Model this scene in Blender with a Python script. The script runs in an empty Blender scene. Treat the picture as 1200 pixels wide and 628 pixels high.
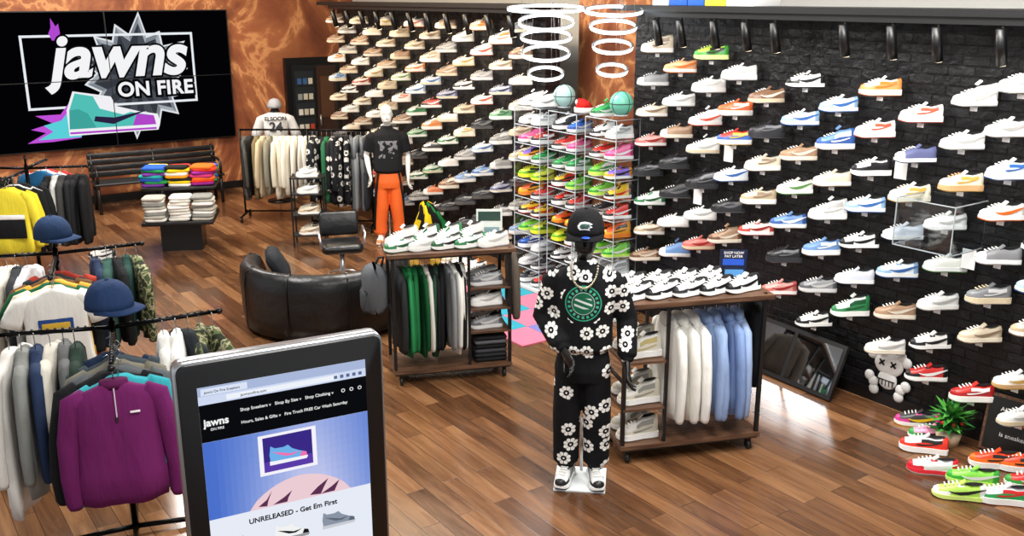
import bpy, math, random, bisect
from mathutils import Matrix, Vector
pi=math.pi
rnd=random.Random(7)
H=3.134
SC=bpy.context.scene
try:
    SC.view_settings.view_transform='Standard'
except Exception: pass

def lin(h):
    if isinstance(h,tuple): return h
    h=h.lstrip('#'); o=[]
    for i in (0,2,4):
        v=int(h[i:i+2],16)/255
        o.append(v/12.92 if v<=.04045 else ((v+.055)/1.055)**2.4)
    return tuple(o)
# ---------------------------------------------------------------- materials
def newmat(name):
    m=bpy.data.materials.new(name);m.use_nodes=True;nt=m.node_tree;nt.nodes.clear()
    out=nt.nodes.new('ShaderNodeOutputMaterial')
    return m,nt,out
def N(nt,t,**k):
    n=nt.nodes.new(t)
    for a,b in k.items(): setattr(n,a,b)
    return n
def L_(nt,a,b): nt.links.new(a,b)
def pr(nt,out,rough=.5,metal=0,spec=.5):
    p=N(nt,'ShaderNodeBsdfPrincipled');p.inputs['Roughness'].default_value=rough;p.inputs['Metallic'].default_value=metal
    p.inputs['Specular IOR Level'].default_value=spec
    L_(nt,p.outputs[0],out.inputs[0]);return p
def bump(nt,p,scale,strength,dist=.01,detail=3,zs=1):
    tc=N(nt,'ShaderNodeTexCoord');n=N(nt,'ShaderNodeTexNoise');n.inputs['Scale'].default_value=scale;n.inputs['Detail'].default_value=detail
    mp=N(nt,'ShaderNodeMapping');mp.inputs['Scale'].default_value=(1,1,zs)
    b=N(nt,'ShaderNodeBump');b.inputs['Strength'].default_value=strength;b.inputs['Distance'].default_value=dist
    L_(nt,tc.outputs['Object'],mp.inputs[0]);L_(nt,mp.outputs[0],n.inputs['Vector']);L_(nt,n.outputs['Fac'],b.inputs['Height']);L_(nt,b.outputs[0],p.inputs['Normal'])
    return n
def attrmat(name,rough,metal=0,spec=.5,bs=None):
    m,nt,out=newmat(name);p=pr(nt,out,rough,metal,spec)
    a=N(nt,'ShaderNodeAttribute',attribute_name='Col')
    L_(nt,a.outputs['Color'],p.inputs['Base Color'])
    if bs: bump(nt,p,*bs)
    return m
M_FAB=attrmat('fabric',.85,0,.2,(11,.75,.025,3,.3))
M_GLO=attrmat('painted_gloss',.38,0,.5)
M_MET=attrmat('metal',.28,.9,.5)
M_MIR=attrmat('mirror_glass',.03,1,.5)
def mk_emit():
    m,nt,out=newmat('screen_emission');e=N(nt,'ShaderNodeEmission');a=N(nt,'ShaderNodeAttribute',attribute_name='Col')
    L_(nt,a.outputs['Color'],e.inputs[0]);e.inputs[1].default_value=1.0;L_(nt,e.outputs[0],out.inputs[0]);return m
M_EMI=mk_emit()
def mk_acr():
    m,nt,out=newmat('clear_acrylic');t=N(nt,'ShaderNodeBsdfTransparent');g=N(nt,'ShaderNodeBsdfGlossy');g.inputs['Roughness'].default_value=.05
    t.inputs[0].default_value=(.96,.98,.99,1);mx=N(nt,'ShaderNodeMixShader');mx.inputs[0].default_value=.09
    L_(nt,t.outputs[0],mx.inputs[1]);L_(nt,g.outputs[0],mx.inputs[2]);L_(nt,mx.outputs[0],out.inputs[0]);return m
M_ACR=mk_acr()
def math_(nt,op,a,b=None,c=None):
    n=N(nt,'ShaderNodeMath',operation=op)
    for i,v in enumerate((a,b,c)):
        if v is None: continue
        if isinstance(v,(int,float)): n.inputs[i].default_value=v
        else: L_(nt,v,n.inputs[i])
    return n.outputs[0]
def flower_mask(nt,scale,mode3d=False,drop=.3):
    tc=N(nt,'ShaderNodeTexCoord');sx=N(nt,'ShaderNodeSeparateXYZ');L_(nt,tc.outputs['Object'],sx.inputs[0])
    cb=N(nt,'ShaderNodeCombineXYZ')
    L_(nt,math_(nt,'MULTIPLY',sx.outputs[0],scale),cb.inputs[0])
    if mode3d:
        L_(nt,math_(nt,'MULTIPLY',sx.outputs[1],scale),cb.inputs[1])
        L_(nt,math_(nt,'MULTIPLY',sx.outputs[2],scale),cb.inputs[2])
    else:
        L_(nt,math_(nt,'MULTIPLY',sx.outputs[2],scale),cb.inputs[1])
    v=N(nt,'ShaderNodeTexVoronoi');v.voronoi_dimensions='3D' if mode3d else '2D'
    v.inputs['Scale'].default_value=1;v.inputs['Randomness'].default_value=.55
    L_(nt,cb.outputs[0],v.inputs['Vector'])
    d=v.outputs['Distance']
    sub=N(nt,'ShaderNodeVectorMath',operation='SUBTRACT');L_(nt,cb.outputs[0],sub.inputs[0]);L_(nt,v.outputs['Position'],sub.inputs[1])
    s2=N(nt,'ShaderNodeSeparateXYZ');L_(nt,sub.outputs[0],s2.inputs[0])
    ang=math_(nt,'ARCTAN2',s2.outputs[1],s2.outputs[2] if mode3d else s2.outputs[0])
    pet=math_(nt,'ABSOLUTE',math_(nt,'SINE',math_(nt,'MULTIPLY',ang,4)))
    r=math_(nt,'MULTIPLY_ADD',pet,.08,.29)
    m1=math_(nt,'LESS_THAN',d,r);m2=math_(nt,'GREATER_THAN',d,.15)
    dot=math_(nt,'LESS_THAN',d,.05)
    m3=math_(nt,'GREATER_THAN',pet,.16)
    mk=math_(nt,'MAXIMUM',math_(nt,'MULTIPLY',math_(nt,'MULTIPLY',m1,m2),m3),dot)
    sc3=N(nt,'ShaderNodeSeparateColor');L_(nt,v.outputs['Color'],sc3.inputs[0])
    mk=math_(nt,'MULTIPLY',mk,math_(nt,'GREATER_THAN',sc3.outputs[0],drop))
    return mk,sx
def mk_floral(name,scale,a,b,mode3d,emblem=None,drop=.3):
    m,nt,out=newmat(name);p=pr(nt,out,.85,0,.2);bump(nt,p,9,.9,.03,3,.5)
    mk,sx=flower_mask(nt,scale,mode3d,drop)
    mix=N(nt,'ShaderNodeMix',data_type='RGBA');mix.inputs[6].default_value=(*lin(a),1);mix.inputs[7].default_value=(*lin(b),1)
    col=mix.outputs[2]
    if emblem:
        ex,ez,er=emblem
        dx=math_(nt,'SUBTRACT',sx.outputs[0],ex);dz=math_(nt,'SUBTRACT',sx.outputs[2],ez)
        rr=math_(nt,'SQRT',math_(nt,'ADD',math_(nt,'MULTIPLY',dx,dx),math_(nt,'MULTIPLY',dz,dz)))
        fr=math_(nt,'LESS_THAN',sx.outputs[1],0.0)
        far=math_(nt,'GREATER_THAN',rr,er*1.2)
        keep=math_(nt,'MAXIMUM',far,math_(nt,'SUBTRACT',1,fr))
        mk=math_(nt,'MULTIPLY',mk,keep)
        ramp=N(nt,'ShaderNodeValToRGB');ramp.color_ramp.interpolation='CONSTANT'
        e=ramp.color_ramp.elements;e[0].position=0;e[0].color=(.01,.12,.06,1);e[1].position=.60;e[1].color=(.35,.5,.45,1)
        for pos,c in ((.64,(.012,.012,.014,1)),(.93,(.03,.33,.2,1)),(1,(0.01,.01,.01,1))):
            q=e.new(pos);q.color=c
        L_(nt,math_(nt,'DIVIDE',rr,er),ramp.inputs[0])
        ang=math_(nt,'ADD',math_(nt,'MULTIPLY',dx,.35),dz)
        band=math_(nt,'GREATER_THAN',math_(nt,'SINE',math_(nt,'MULTIPLY',ang,170)),.35)
        inn=math_(nt,'LESS_THAN',math_(nt,'DIVIDE',rr,er),.5)
        bx=math_(nt,'LESS_THAN',math_(nt,'ABSOLUTE',dz),er*.3)
        bm=math_(nt,'MULTIPLY',math_(nt,'MULTIPLY',band,inn),bx)
        mb_=N(nt,'ShaderNodeMix',data_type='RGBA');L_(nt,bm,mb_.inputs[0]);L_(nt,ramp.outputs[0],mb_.inputs[6]);mb_.inputs[7].default_value=(.6,.68,.64,1)
        la=math_(nt,'ARCTAN2',dz,dx);ls=math_(nt,'GREATER_THAN',math_(nt,'SINE',math_(nt,'MULTIPLY',la,19)),-.1)
        q=math_(nt,'DIVIDE',rr,er);lr=math_(nt,'MULTIPLY',math_(nt,'GREATER_THAN',q,.71),math_(nt,'LESS_THAN',q,.86))
        mc=N(nt,'ShaderNodeMix',data_type='RGBA');L_(nt,math_(nt,'MULTIPLY',ls,lr),mc.inputs[0]);L_(nt,mb_.outputs[2],mc.inputs[6]);mc.inputs[7].default_value=(.05,.4,.25,1)
        ins=math_(nt,'MULTIPLY',math_(nt,'LESS_THAN',rr,er),fr)
        mx2=N(nt,'ShaderNodeMix',data_type='RGBA');L_(nt,ins,mx2.inputs[0]);L_(nt,col,mx2.inputs[6]);L_(nt,mc.outputs[2],mx2.inputs[7]);col=mx2.outputs[2]
    L_(nt,mk,mix.inputs[0]);L_(nt,col,p.inputs['Base Color']);return m
M_FLO=mk_floral('floral_bw_fabric',9,'202226','e9e9e4',True,None,.1)
M_FLOHOOD=mk_floral('floral_sweatshirt',8.4,'101114','f2f2ee',False,(0,1.285,.115),.06)
M_FLOPANT=mk_floral('floral_joggers',7.6,'101114','f2f2ee',False,None,.15)
def mk_camo():
    m,nt,out=newmat('camo_fabric');p=pr(nt,out,.85,0,.2)
    tc=N(nt,'ShaderNodeTexCoord');n=N(nt,'ShaderNodeTexNoise');n.inputs['Scale'].default_value=22;n.inputs['Detail'].default_value=1
    r=N(nt,'ShaderNodeValToRGB');r.color_ramp.interpolation='CONSTANT';e=r.color_ramp.elements
    e[0].position=0;e[0].color=(.02,.025,.015,1);e[1].position=.44;e[1].color=(.10,.13,.05,1)
    for pos,c in ((.52,(.35,.32,.2,1)),(.6,(.05,.07,.03,1))): e.new(pos).color=c
    L_(nt,tc.outputs['Object'],n.inputs['Vector']);L_(nt,n.outputs[0],r.inputs[0]);L_(nt,r.outputs[0],p.inputs['Base Color']);return m
M_CAMO=mk_camo()
def mk_leather():
    m,nt,out=newmat('black_leather');p=pr(nt,out,.36,0,.5);a=N(nt,'ShaderNodeAttribute',attribute_name='Col');L_(nt,a.outputs['Color'],p.inputs['Base Color']);bump(nt,p,9,.5,.02);return m
M_LEA=mk_leather()
def mk_wood():
    m,nt,out=newmat('shelf_wood');p=pr(nt,out,.45,0,.4)
    tc=N(nt,'ShaderNodeTexCoord');mp=N(nt,'ShaderNodeMapping');mp.inputs['Scale'].default_value=(2,22,22);n=N(nt,'ShaderNodeTexNoise');n.inputs['Scale'].default_value=2;n.inputs['Detail'].default_value=5
    r=N(nt,'ShaderNodeValToRGB');e=r.color_ramp.elements;e[0].position=.3;e[0].color=(.05,.022,.012,1);e[1].position=.7;e[1].color=(.17,.085,.045,1)
    L_(nt,tc.outputs['Object'],mp.inputs[0]);L_(nt,mp.outputs[0],n.inputs['Vector']);L_(nt,n.outputs[0],r.inputs[0]);L_(nt,r.outputs[0],p.inputs['Base Color']);return m
M_WOOD=mk_wood()
MATS=[M_FAB,M_GLO,M_MET,M_EMI,M_ACR,M_FLO,M_CAMO,M_LEA,M_WOOD,M_MIR]
FAB,GLO,MET,EMI,ACR,FLO,CAMO,LEA,WOOD,MIR=range(10)

# ---------------------------------------------------------------- mesh builder
def T(x,y,z): return Matrix.Translation((x,y,z))
def Rz(d): return Matrix.Rotation(math.radians(d),4,'Z')
def Rx(d): return Matrix.Rotation(math.radians(d),4,'X')
def Ry(d): return Matrix.Rotation(math.radians(d),4,'Y')
I4=Matrix.Identity(4)
class MB:
    def __init__(s): s.v=[];s.f=[];s.c=[];s.m=[];s.s=[]
    def add(s,vs,fs,col,mat=0,M=None,smooth=True):
        o=len(s.v)
        if M is None: s.v+= [tuple(p) for p in vs]
        else: s.v+=[tuple(M@Vector(p)) for p in vs]
        multi=isinstance(col,list)
        for i,f in enumerate(fs):
            s.f.append(tuple(a+o for a in f));s.c.append(lin(col[i] if multi else col));s.m.append(mat);s.s.append(smooth)
    def obj(s,name,loc=(0,0,0),rot=0,parent=None,mats=None,M=None):
        me=bpy.data.meshes.new(name);me.from_pydata(s.v,[],s.f)
        for m in (mats or MATS): me.materials.append(m)
        me.polygons.foreach_set('material_index',s.m);me.polygons.foreach_set('use_smooth',s.s)
        at=me.color_attributes.new('Col','FLOAT_COLOR','CORNER');buf=[]
        for p,c in zip(me.polygons,s.c):
            buf+=[c[0],c[1],c[2],1.0]*p.loop_total
        at.data.foreach_set('color',buf)
        me.update()
        ob=bpy.data.objects.new(name,me);SC.collection.objects.link(ob)
        ob.location=loc;ob.rotation_euler=(0,0,math.radians(rot))
        if M is not None: ob.matrix_world=M
        if parent: ob.parent=parent
        return ob
def box(mb,c,sz,col,mat=GLO,M=None):
    x,y,z=c;a,b,d=sz[0]/2,sz[1]/2,sz[2]/2
    vs=[(x+i*a,y+j*b,z+k*d) for k in(-1,1) for j in(-1,1) for i in(-1,1)]
    mb.add(vs,[(0,2,3,1),(4,5,7,6),(0,1,5,4),(2,6,7,3),(0,4,6,2),(1,3,7,5)],col,mat,M,False)
def loft(mb,rings,col,mat=FAB,M=None,cap=True,closed=True,smooth=True):
    n=len(rings[0]);vs=[p for r in rings for p in r];fs=[]
    for i in range(len(rings)-1):
        for j in range(n if closed else n-1):
            k=(j+1)%n;fs.append((i*n+j,i*n+k,(i+1)*n+k,(i+1)*n+j))
    if isinstance(col,list):
        col=[col[min(i,len(col)-1)] for i in range(len(rings)-1) for _ in range(n if closed else n-1)]+([col[0],col[-1]] if cap else [])
    if cap: fs.append(tuple(reversed(range(n))));fs.append(tuple((len(rings)-1)*n+j for j in range(n)))
    mb.add(vs,fs,col,mat,M,smooth)
def rrect(a,b,z,r,n=3):
    o=[]
    for cx,cy,s in ((a-r,b-r,0),(-a+r,b-r,1),(-a+r,-b+r,2),(a-r,-b+r,3)):
        for i in range(n+1):
            t=(s+i/n)*pi/2;o.append((cx+r*math.cos(t),cy+r*math.sin(t),z))
    return o
def rbox(mb,c,sz,col,mat=FAB,M=None,r=.02,rz=None):
    a,b,h=sz[0]/2,sz[1]/2,sz[2]/2;r=min(r,a*.98,b*.98);q=min(rz or r,h*.95)
    MM=(M or I4)@T(*c)
    ins=q*.9
    loft(mb,[rrect(a-ins,b-ins,-h,max(r-ins*.6,.001)),rrect(a-ins*.3,b-ins*.3,-h+q*.35,r),rrect(a,b,-h+q,r),rrect(a,b,h-q,r),rrect(a-ins*.3,b-ins*.3,h-q*.35,r),rrect(a-ins,b-ins,h,max(r-ins*.6,.001))],col,mat,MM)
def ell(cx,cy,z,rx,ry,n=16,p=1.0,fn=None):
    o=[]
    for i in range(n):
        t=2*pi*i/n;c,s=math.cos(t),math.sin(t)
        x=rx*math.copysign(abs(c)**p,c);y=ry*math.copysign(abs(s)**p,s)
        if fn: x,y=fn(x,y,t)
        o.append((cx+x,cy+y,z))
    return o
def cyl(mb,p0,p1,r0,col,mat=MET,M=None,r1=None,n=10):
    tube(mb,[p0,p1],[r0,r1 if r1 is not None else r0],col,mat,M,n)
def tube(mb,pts,rad,col,mat=MET,M=None,n=8,cap=True,ref=None):
    P=[Vector(p) for p in pts]
    if not isinstance(rad,(list,)): rad=[rad]*len(P)
    t0=(P[1]-P[0]).normalized()
    up=Vector(ref) if ref else (Vector((0,0,1)) if abs(t0.z)<.9 else Vector((1,0,0)))
    u=(up-t0*up.dot(t0)).normalized();rings=[]
    for i,p in enumerate(P):
        if i==0: t=P[1]-P[0]
        elif i==len(P)-1: t=P[-1]-P[-2]
        else: t=(P[i+1]-p).normalized()+(p-P[i-1]).normalized()
        t.normalize();u=(u-t*u.dot(t));
        if u.length<1e-5: u=Vector((0,1,0)).cross(t)
        u.normalize();w=t.cross(u)
        r=rad[i];ra,rb=r if isinstance(r,tuple) else (r,r)
        rings.append([tuple(p+u*ra*math.cos(2*pi*k/n)+w*rb*math.sin(2*pi*k/n)) for k in range(n)])
    loft(mb,rings,col,mat,M,cap)
def sph(mb,c,r,col,mat=FAB,M=None,nu=14,nv=9,v0=-.5,v1=.5):
    rx,ry,rz=r if isinstance(r,tuple) else (r,r,r)
    rings=[]
    for i in range(nv+1):
        a=(v0+(v1-v0)*i/nv)*pi;cc=max(math.cos(a),.002)
        rings.append([(c[0]+rx*cc*math.cos(2*pi*k/nu),c[1]+ry*cc*math.sin(2*pi*k/nu),c[2]+rz*math.sin(a)) for k in range(nu)])
    loft(mb,rings,col,mat,M)
def torus(mb,c,R,r,col,mat=EMI,M=None,n=40,k=8,rz=None):
    rz=rz or r;rings=[]
    for i in range(n+1):
        a=2*pi*i/n
        rings.append([(c[0]+(R+r*math.cos(2*pi*j/k))*math.cos(a),c[1]+(R+r*math.cos(2*pi*j/k))*math.sin(a),c[2]+rz*math.sin(2*pi*j/k)) for j in range(k)])
    loft(mb,rings,col,mat,M,cap=False)
def poly(mb,pts,col,mat=EMI,M=None):
    mb.add(pts,[tuple(range(len(pts)))],col,mat,M,False)
_tm={}
def colmat(col,emit=0,rough=.5):
    k=(col,emit,rough)
    if k in _tm:return _tm[k]
    m,nt,out=newmat('print_'+str(col))
    if emit:
        e=N(nt,'ShaderNodeEmission');e.inputs[0].default_value=(*lin(col),1);e.inputs[1].default_value=emit;L_(nt,e.outputs[0],out.inputs[0])
    else:
        p=pr(nt,out,rough);p.inputs['Base Color'].default_value=(*lin(col),1)
    _tm[k]=m;return m
def txt(name,body,size,M,col,parent=None,emit=0,align='CENTER',shear=0,bold=0,sp=1):
    cu=bpy.data.curves.new(name,'FONT');cu.body=body;cu.size=size;cu.align_x=align;cu.align_y='CENTER';cu.shear=shear;cu.offset=bold;cu.extrude=.0008;cu.space_character=sp
    cu.materials.append(colmat(col,emit))
    ob=bpy.data.objects.new(name,cu);SC.collection.objects.link(ob)
    if parent: ob.parent=parent
    ob.matrix_local=M
    return ob
TF=Rx(90)
def mixc(a,b,t):
    A=[int(a[i:i+2],16) for i in(0,2,4)];B=[int(b[i:i+2],16) for i in(0,2,4)]
    return '%02x%02x%02x'%tuple(int(x*(1-t)+y*t) for x,y in zip(A,B))

# ---------------------------------------------------------------- sneaker
ST=[-.5,-.47,-.37,-.22,-.08,.06,.18,.30,.40,.47,.5]
SW=[.016,.031,.036,.035,.036,.042,.047,.047,.040,.027,.010]
SH=[.064,.086,.082,.070,.076,.076,.062,.050,.045,.035,.018]
def sneaker(mb,M,cols,L=.30,high=False,style=0):
    up,ov,sw,so=cols
    z0=.042 if style==1 else .03;rings=[]
    for x,w,h in zip(ST,SW,SH):
        hh=h+(.04*max(0,min(1,(.06-x)/.2)) if high else 0)
        r=[]
        for i in range(8):
            a=pi*i/7;c,s=math.cos(a),math.sin(a)
            ww=w*(1-.28*(s**2) if x<.0 else 1-.12*s*s)
            r.append((x*L,ww*math.copysign(abs(c)**.6,c),z0+hh*(abs(s)**.75)))
        rings.append(r)
    vs=[p for r in rings for p in r];fs=[];cs=[];n=8
    for i in range(len(rings)-1):
        xm=(ST[i]+ST[i+1])/2
        for j in range(n-1):
            fs.append((i*n+j,(i+1)*n+j,(i+1)*n+j+1,i*n+j+1))
            low=j in(0,6);mid=j in(1,5)
            if style==1:
                c=ov if (low or xm>.36 or xm<-.4) else (sw if mid and -.3<xm<.1 else up)
            elif style==2:
                c=so if xm>.34 else (ov if xm<-.42 else up)
            elif xm<-.3: c=ov
            elif xm>.42: c=ov
            elif low and xm>.12: c=ov
            elif xm>.1: c=up
            elif j in (2,4) and xm>-.1: c=ov
            else: c=up
            cs.append(c)
    fs.append(tuple(range(n)));cs.append(ov);fs.append(tuple((len(rings)-1)*n+j for j in reversed(range(n))));cs.append(ov)
    mb.add(vs,fs,cs,GLO,M)
    lay=[];ex=.005 if style==1 else 0
    for z,e in ((0,.003),(.008,.006+ex),(z0+.004,.004+ex*.6)):
        o=[]
        for x,w in zip(ST,SW): o.append((x*L*1.02,w+e,z+(.012*max(0,(x-.3)/.2)**2 if z<.02 else 0)))
        for x,w in reversed(list(zip(ST,SW))): o.append((x*L*1.02,-w-e,z+(.012*max(0,(x-.3)/.2)**2 if z<.02 else 0)))
        lay.append(o)
    loft(mb,lay,[sw,so],GLO,M,True,True,False)
    if style!=2:
        if style==0: pts=[(-.47,.090,.096),(-.3,.066,.084),(-.15,.046,.070),(0,.040,.062),(.12,.048,.060),(.22,.062,.066)]
        else: pts=[(-.34,.088,.094),(-.2,.072,.082),(-.06,.062,.072),(.08,.058,.070),(.16,.062,.070)]
        for sg in (1,-1):
            v=[]
            for x,a,b in pts:
                i=max(0,min(len(ST)-2,bisect.bisect(ST,x)-1));t=(x-ST[i])/(ST[i+1]-ST[i]);w=SW[i]*(1-t)+SW[i+1]*t
                y=sg*(w*.99+.0025);y2=sg*(w*.93+.0035);v+=[(x*L,y,a),(x*L,y2,b)]
            mb.add(v,[(2*i,2*i+2,2*i+3,2*i+1) for i in range(len(pts)-1)],sw,GLO,M,False)
    ht=.04 if high else 0
    ztop=z0+.078+ht
    mb.add([(L*(-.25+.18*math.cos(2*pi*i/10)),.023*math.sin(2*pi*i/10),ztop+.004-.008*math.cos(2*pi*i/10)) for i in range(10)],[tuple(range(10))],'1c1c1e',FAB,M,False)
    MM=M@T(-.012,0,z0+.082+ht)@Ry(-48)
    box(mb,(0,0,.004),(.009,.040,.042),up,GLO,MM)
    for i in range(4):
        x=.04+i*.075;zz=z0+[.078,.073,.066,.056][i]
        box(mb,(x*L+.006,0,zz+.003),(.008,.05,.006),'eeeeea' if style!=1 else so,FAB,M)
W='f1f1ee'

# ---------------------------------------------------------------- garments
def garment(mb,M,col,L=.68,sl=.56,w=.23,t=.035,mat=FAB,hood=False,col2=None,hanger=True,rng=rnd):
    ph=rng.uniform(0,6);n=24;rings=[]
    prof=[(0.0,.055,.03),(-.02,.085,.034),(-.05,.17,.04),(-.085,w*.93,.046),(-.14,w*.95,.05),(-.3*L/.68,w*.93,.05),(-.5*L/.68,w*.97,.055),(-.75*L,w*1.0,.055),(-.92*L,w*1.02,.055),(-.93*L-.003,w*.99,.048),(-L,w*.97,.046)]
    for i,(z,a,b) in enumerate(prof):
        q=abs(z)/L;k=t/.035
        rings.append(ell(0,0,z,a,b*k,n,.75,lambda x,y,tt:(x,y*(1-.25*q*abs(math.sin(2.5*tt+ph)))+.014*q*k*math.sin(3*tt+ph)+.012*q*math.sin(30*x+ph))))
    cl=[col]*10
    if col2: cl[8]=col2;cl[9]=col2;cl[0]=col2
    loft(mb,rings,cl,mat,M)
    if sl>0:
        for s in(-1,1):
            dy=rng.uniform(-.02,.02)*t/.035;dx=rng.uniform(-.02,.02)
            p=[(s*(w-.075),0,-.055),(s*(w-.01),dy*.2,-.1),(s*(w+.03+dx*.3),dy*.6,-.1-sl*.35),(s*(w+.045+dx),dy,-.1-sl*.7),(s*(w+.04+dx),dy,-.07-sl),(s*(w+.04+dx),dy,-.10-sl)]
            k=min(1.3,t/.035)
            tube(mb,p,[(.04,.03*k),(.060,.036*k),(.056,.034*k),(.050,.032*k),(.044,.030*k),(.032,.024*k)],col,mat,M,10,True,(1,0,0))
    else:
        for s in(-1,1):
            p=[(s*(w-.07),0,-.055),(s*(w-.005),0,-.1),(s*(w+.055),0,-.2),(s*(w+.07),0,-.25)]
            tube(mb,p,[(.04,.03),(.065,.036),(.068,.036),(.07,.034)],col,mat,M,10,True,(1,0,0))
    if hood: 
        loft(mb,[ell(0,.01,-.05,.1,.04,12),ell(0,.015,-.01,.115,.045,12),ell(0,.015,.02,.09,.04,12),ell(0,.015,.035,.04,.02,12)],col,mat,M)
    if hanger: tube(mb,[(0,0,-.02),(0,0,.05),(.02,0,.075),(.005,0,.095),(-.015,0,.085)],.003,'999999',MET,M,5)
def pants(mb,M,col,L=.95,mat=FAB,rng=rnd):
    loft(mb,[ell(0,0,0,.2,.02,14,.8),ell(0,0,-.1,.21,.03,14,.8),ell(0,0,-.26,.22,.035,14,.8)],col,mat,M)
    for s in(-1,1):
        tube(mb,[(s*.1,0,-.2),(s*.115,.01*s,-.5*L),(s*.11,0,-.95*L),(s*.11,0,-L)],[(.1,.035),(.085,.035),(.06,.03),(.055,.028)],col,mat,M,10,True,(1,0,0))
    tube(mb,[(0,0,-.02),(0,0,.05),(.02,0,.075),(.005,0,.095)],.003,'999999',MET,M,5)
def cap(mb,M,col,brim=None,r=.098):
    rings=[];hk=r/.098
    for i in range(8):
        a=i/7*pi/2;cc=max(math.cos(a)**.8,.02)
        rings.append([( r*cc*math.cos(2*pi*k/24)*(1-.012*(k%4==0)), r*1.12*cc*math.sin(2*pi*k/24)*(1-.012*(k%4==0)), .125*hk*math.sin(a)**.9) for k in range(24)])
    loft(mb,rings,col,FAB,M)
    sph(mb,(0,0,.126*hk),(.012,.012,.007),col,FAB,M,8,4)
    o=[];u=[];n=12
    for i in range(n+1):
        a=pi+pi*i/n;x=math.cos(a);y=math.sin(a)
        o.append((x*r*1.02,y*r*1.0,.004));u.append((x*r*.98,-r*1.0*abs(y)**.5-.085*abs(y)**.45,-.012*x*x))
    vs=[]
    for z in(.006,-.002):
        vs+=[(p[0],p[1],p[2]+z) for p in o]+[(p[0],p[1],p[2]+z) for p in u]
    m=n+1;fs=[]
    for i in range(n):
        fs.append((i,m+i,m+i+1,i+1));fs.append((2*m+i,2*m+i+1,3*m+i+1,3*m+i));fs.append((m+i,3*m+i,3*m+i+1,m+i+1))
    mb.add(vs,fs,brim or col,FAB,M)
# ---------------------------------------------------------------- room
def mk_floor():
    m,nt,out=newmat('floor_wood_planks');p=pr(nt,out,.26,0,.55)
    tc=N(nt,'ShaderNodeTexCoord');mp=N(nt,'ShaderNodeMapping');mp.inputs['Rotation'].default_value=(0,0,math.radians(90))
    br=N(nt,'ShaderNodeTexBrick');br.offset=.37;br.inputs['Scale'].default_value=1;br.inputs['Brick Width'].default_value=1.15;br.inputs['Row Height'].default_value=.135
    br.inputs['Mortar Size'].default_value=.002;br.inputs['Mortar Smooth'].default_value=.3;br.inputs['Bias'].default_value=0
    br.inputs['Color1'].default_value=(0,0,0,1);br.inputs['Color2'].default_value=(1,1,1,1);br.inputs['Mortar'].default_value=(.5,.5,.5,1)
    L_(nt,tc.outputs['Object'],mp.inputs[0]);L_(nt,mp.outputs[0],br.inputs['Vector'])
    mp2=N(nt,'ShaderNodeMapping');mp2.inputs['Scale'].default_value=(9,1.1,1);L_(nt,tc.outputs['Object'],mp2.inputs[0])
    ad=N(nt,'ShaderNodeVectorMath',operation='ADD');L_(nt,mp2.outputs[0],ad.inputs[0])
    sc_=N(nt,'ShaderNodeVectorMath',operation='SCALE');sc_.inputs['Scale'].default_value=13;L_(nt,br.outputs['Color'],sc_.inputs[0]);L_(nt,sc_.outputs[0],ad.inputs[1])
    n=N(nt,'ShaderNodeTexNoise');n.inputs['Scale'].default_value=1.6;n.inputs['Detail'].default_value=7;n.inputs['Roughness'].default_value=.6;n.inputs['Distortion'].default_value=.6
    L_(nt,ad.outputs[0],n.inputs['Vector'])
    v=math_(nt,'ADD',math_(nt,'MULTIPLY',br.outputs['Color'],.36),math_(nt,'MULTIPLY',n.outputs['Fac'],.68))
    r=N(nt,'ShaderNodeValToRGB');e=r.color_ramp.elements
    e[0].position=.20;e[0].color=(.038,.016,.008,1);e[1].position=.86;e[1].color=(.36,.185,.085,1)
    e.new(.42).color=(.110,.047,.020,1);e.new(.62).color=(.21,.096,.040,1)
    L_(nt,v,r.inputs[0])
    mx=N(nt,'ShaderNodeMix',data_type='RGBA');L_(nt,br.outputs['Fac'],mx.inputs[0]);L_(nt,r.outputs[0],mx.inputs[6]);mx.inputs[7].default_value=(.02,.009,.005,1)
    L_(nt,mx.outputs[2],p.inputs['Base Color'])
    L_(nt,math_(nt,'MULTIPLY_ADD',n.outputs['Fac'],.18,.11),p.inputs['Roughness'])
    b=N(nt,'ShaderNodeBump');b.inputs['Strength'].default_value=.2;b.inputs['Distance'].default_value=.004;b.invert=True
    L_(nt,br.outputs['Fac'],b.inputs['Height']);L_(nt,b.outputs[0],p.inputs['Normal'])
    return m
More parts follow.
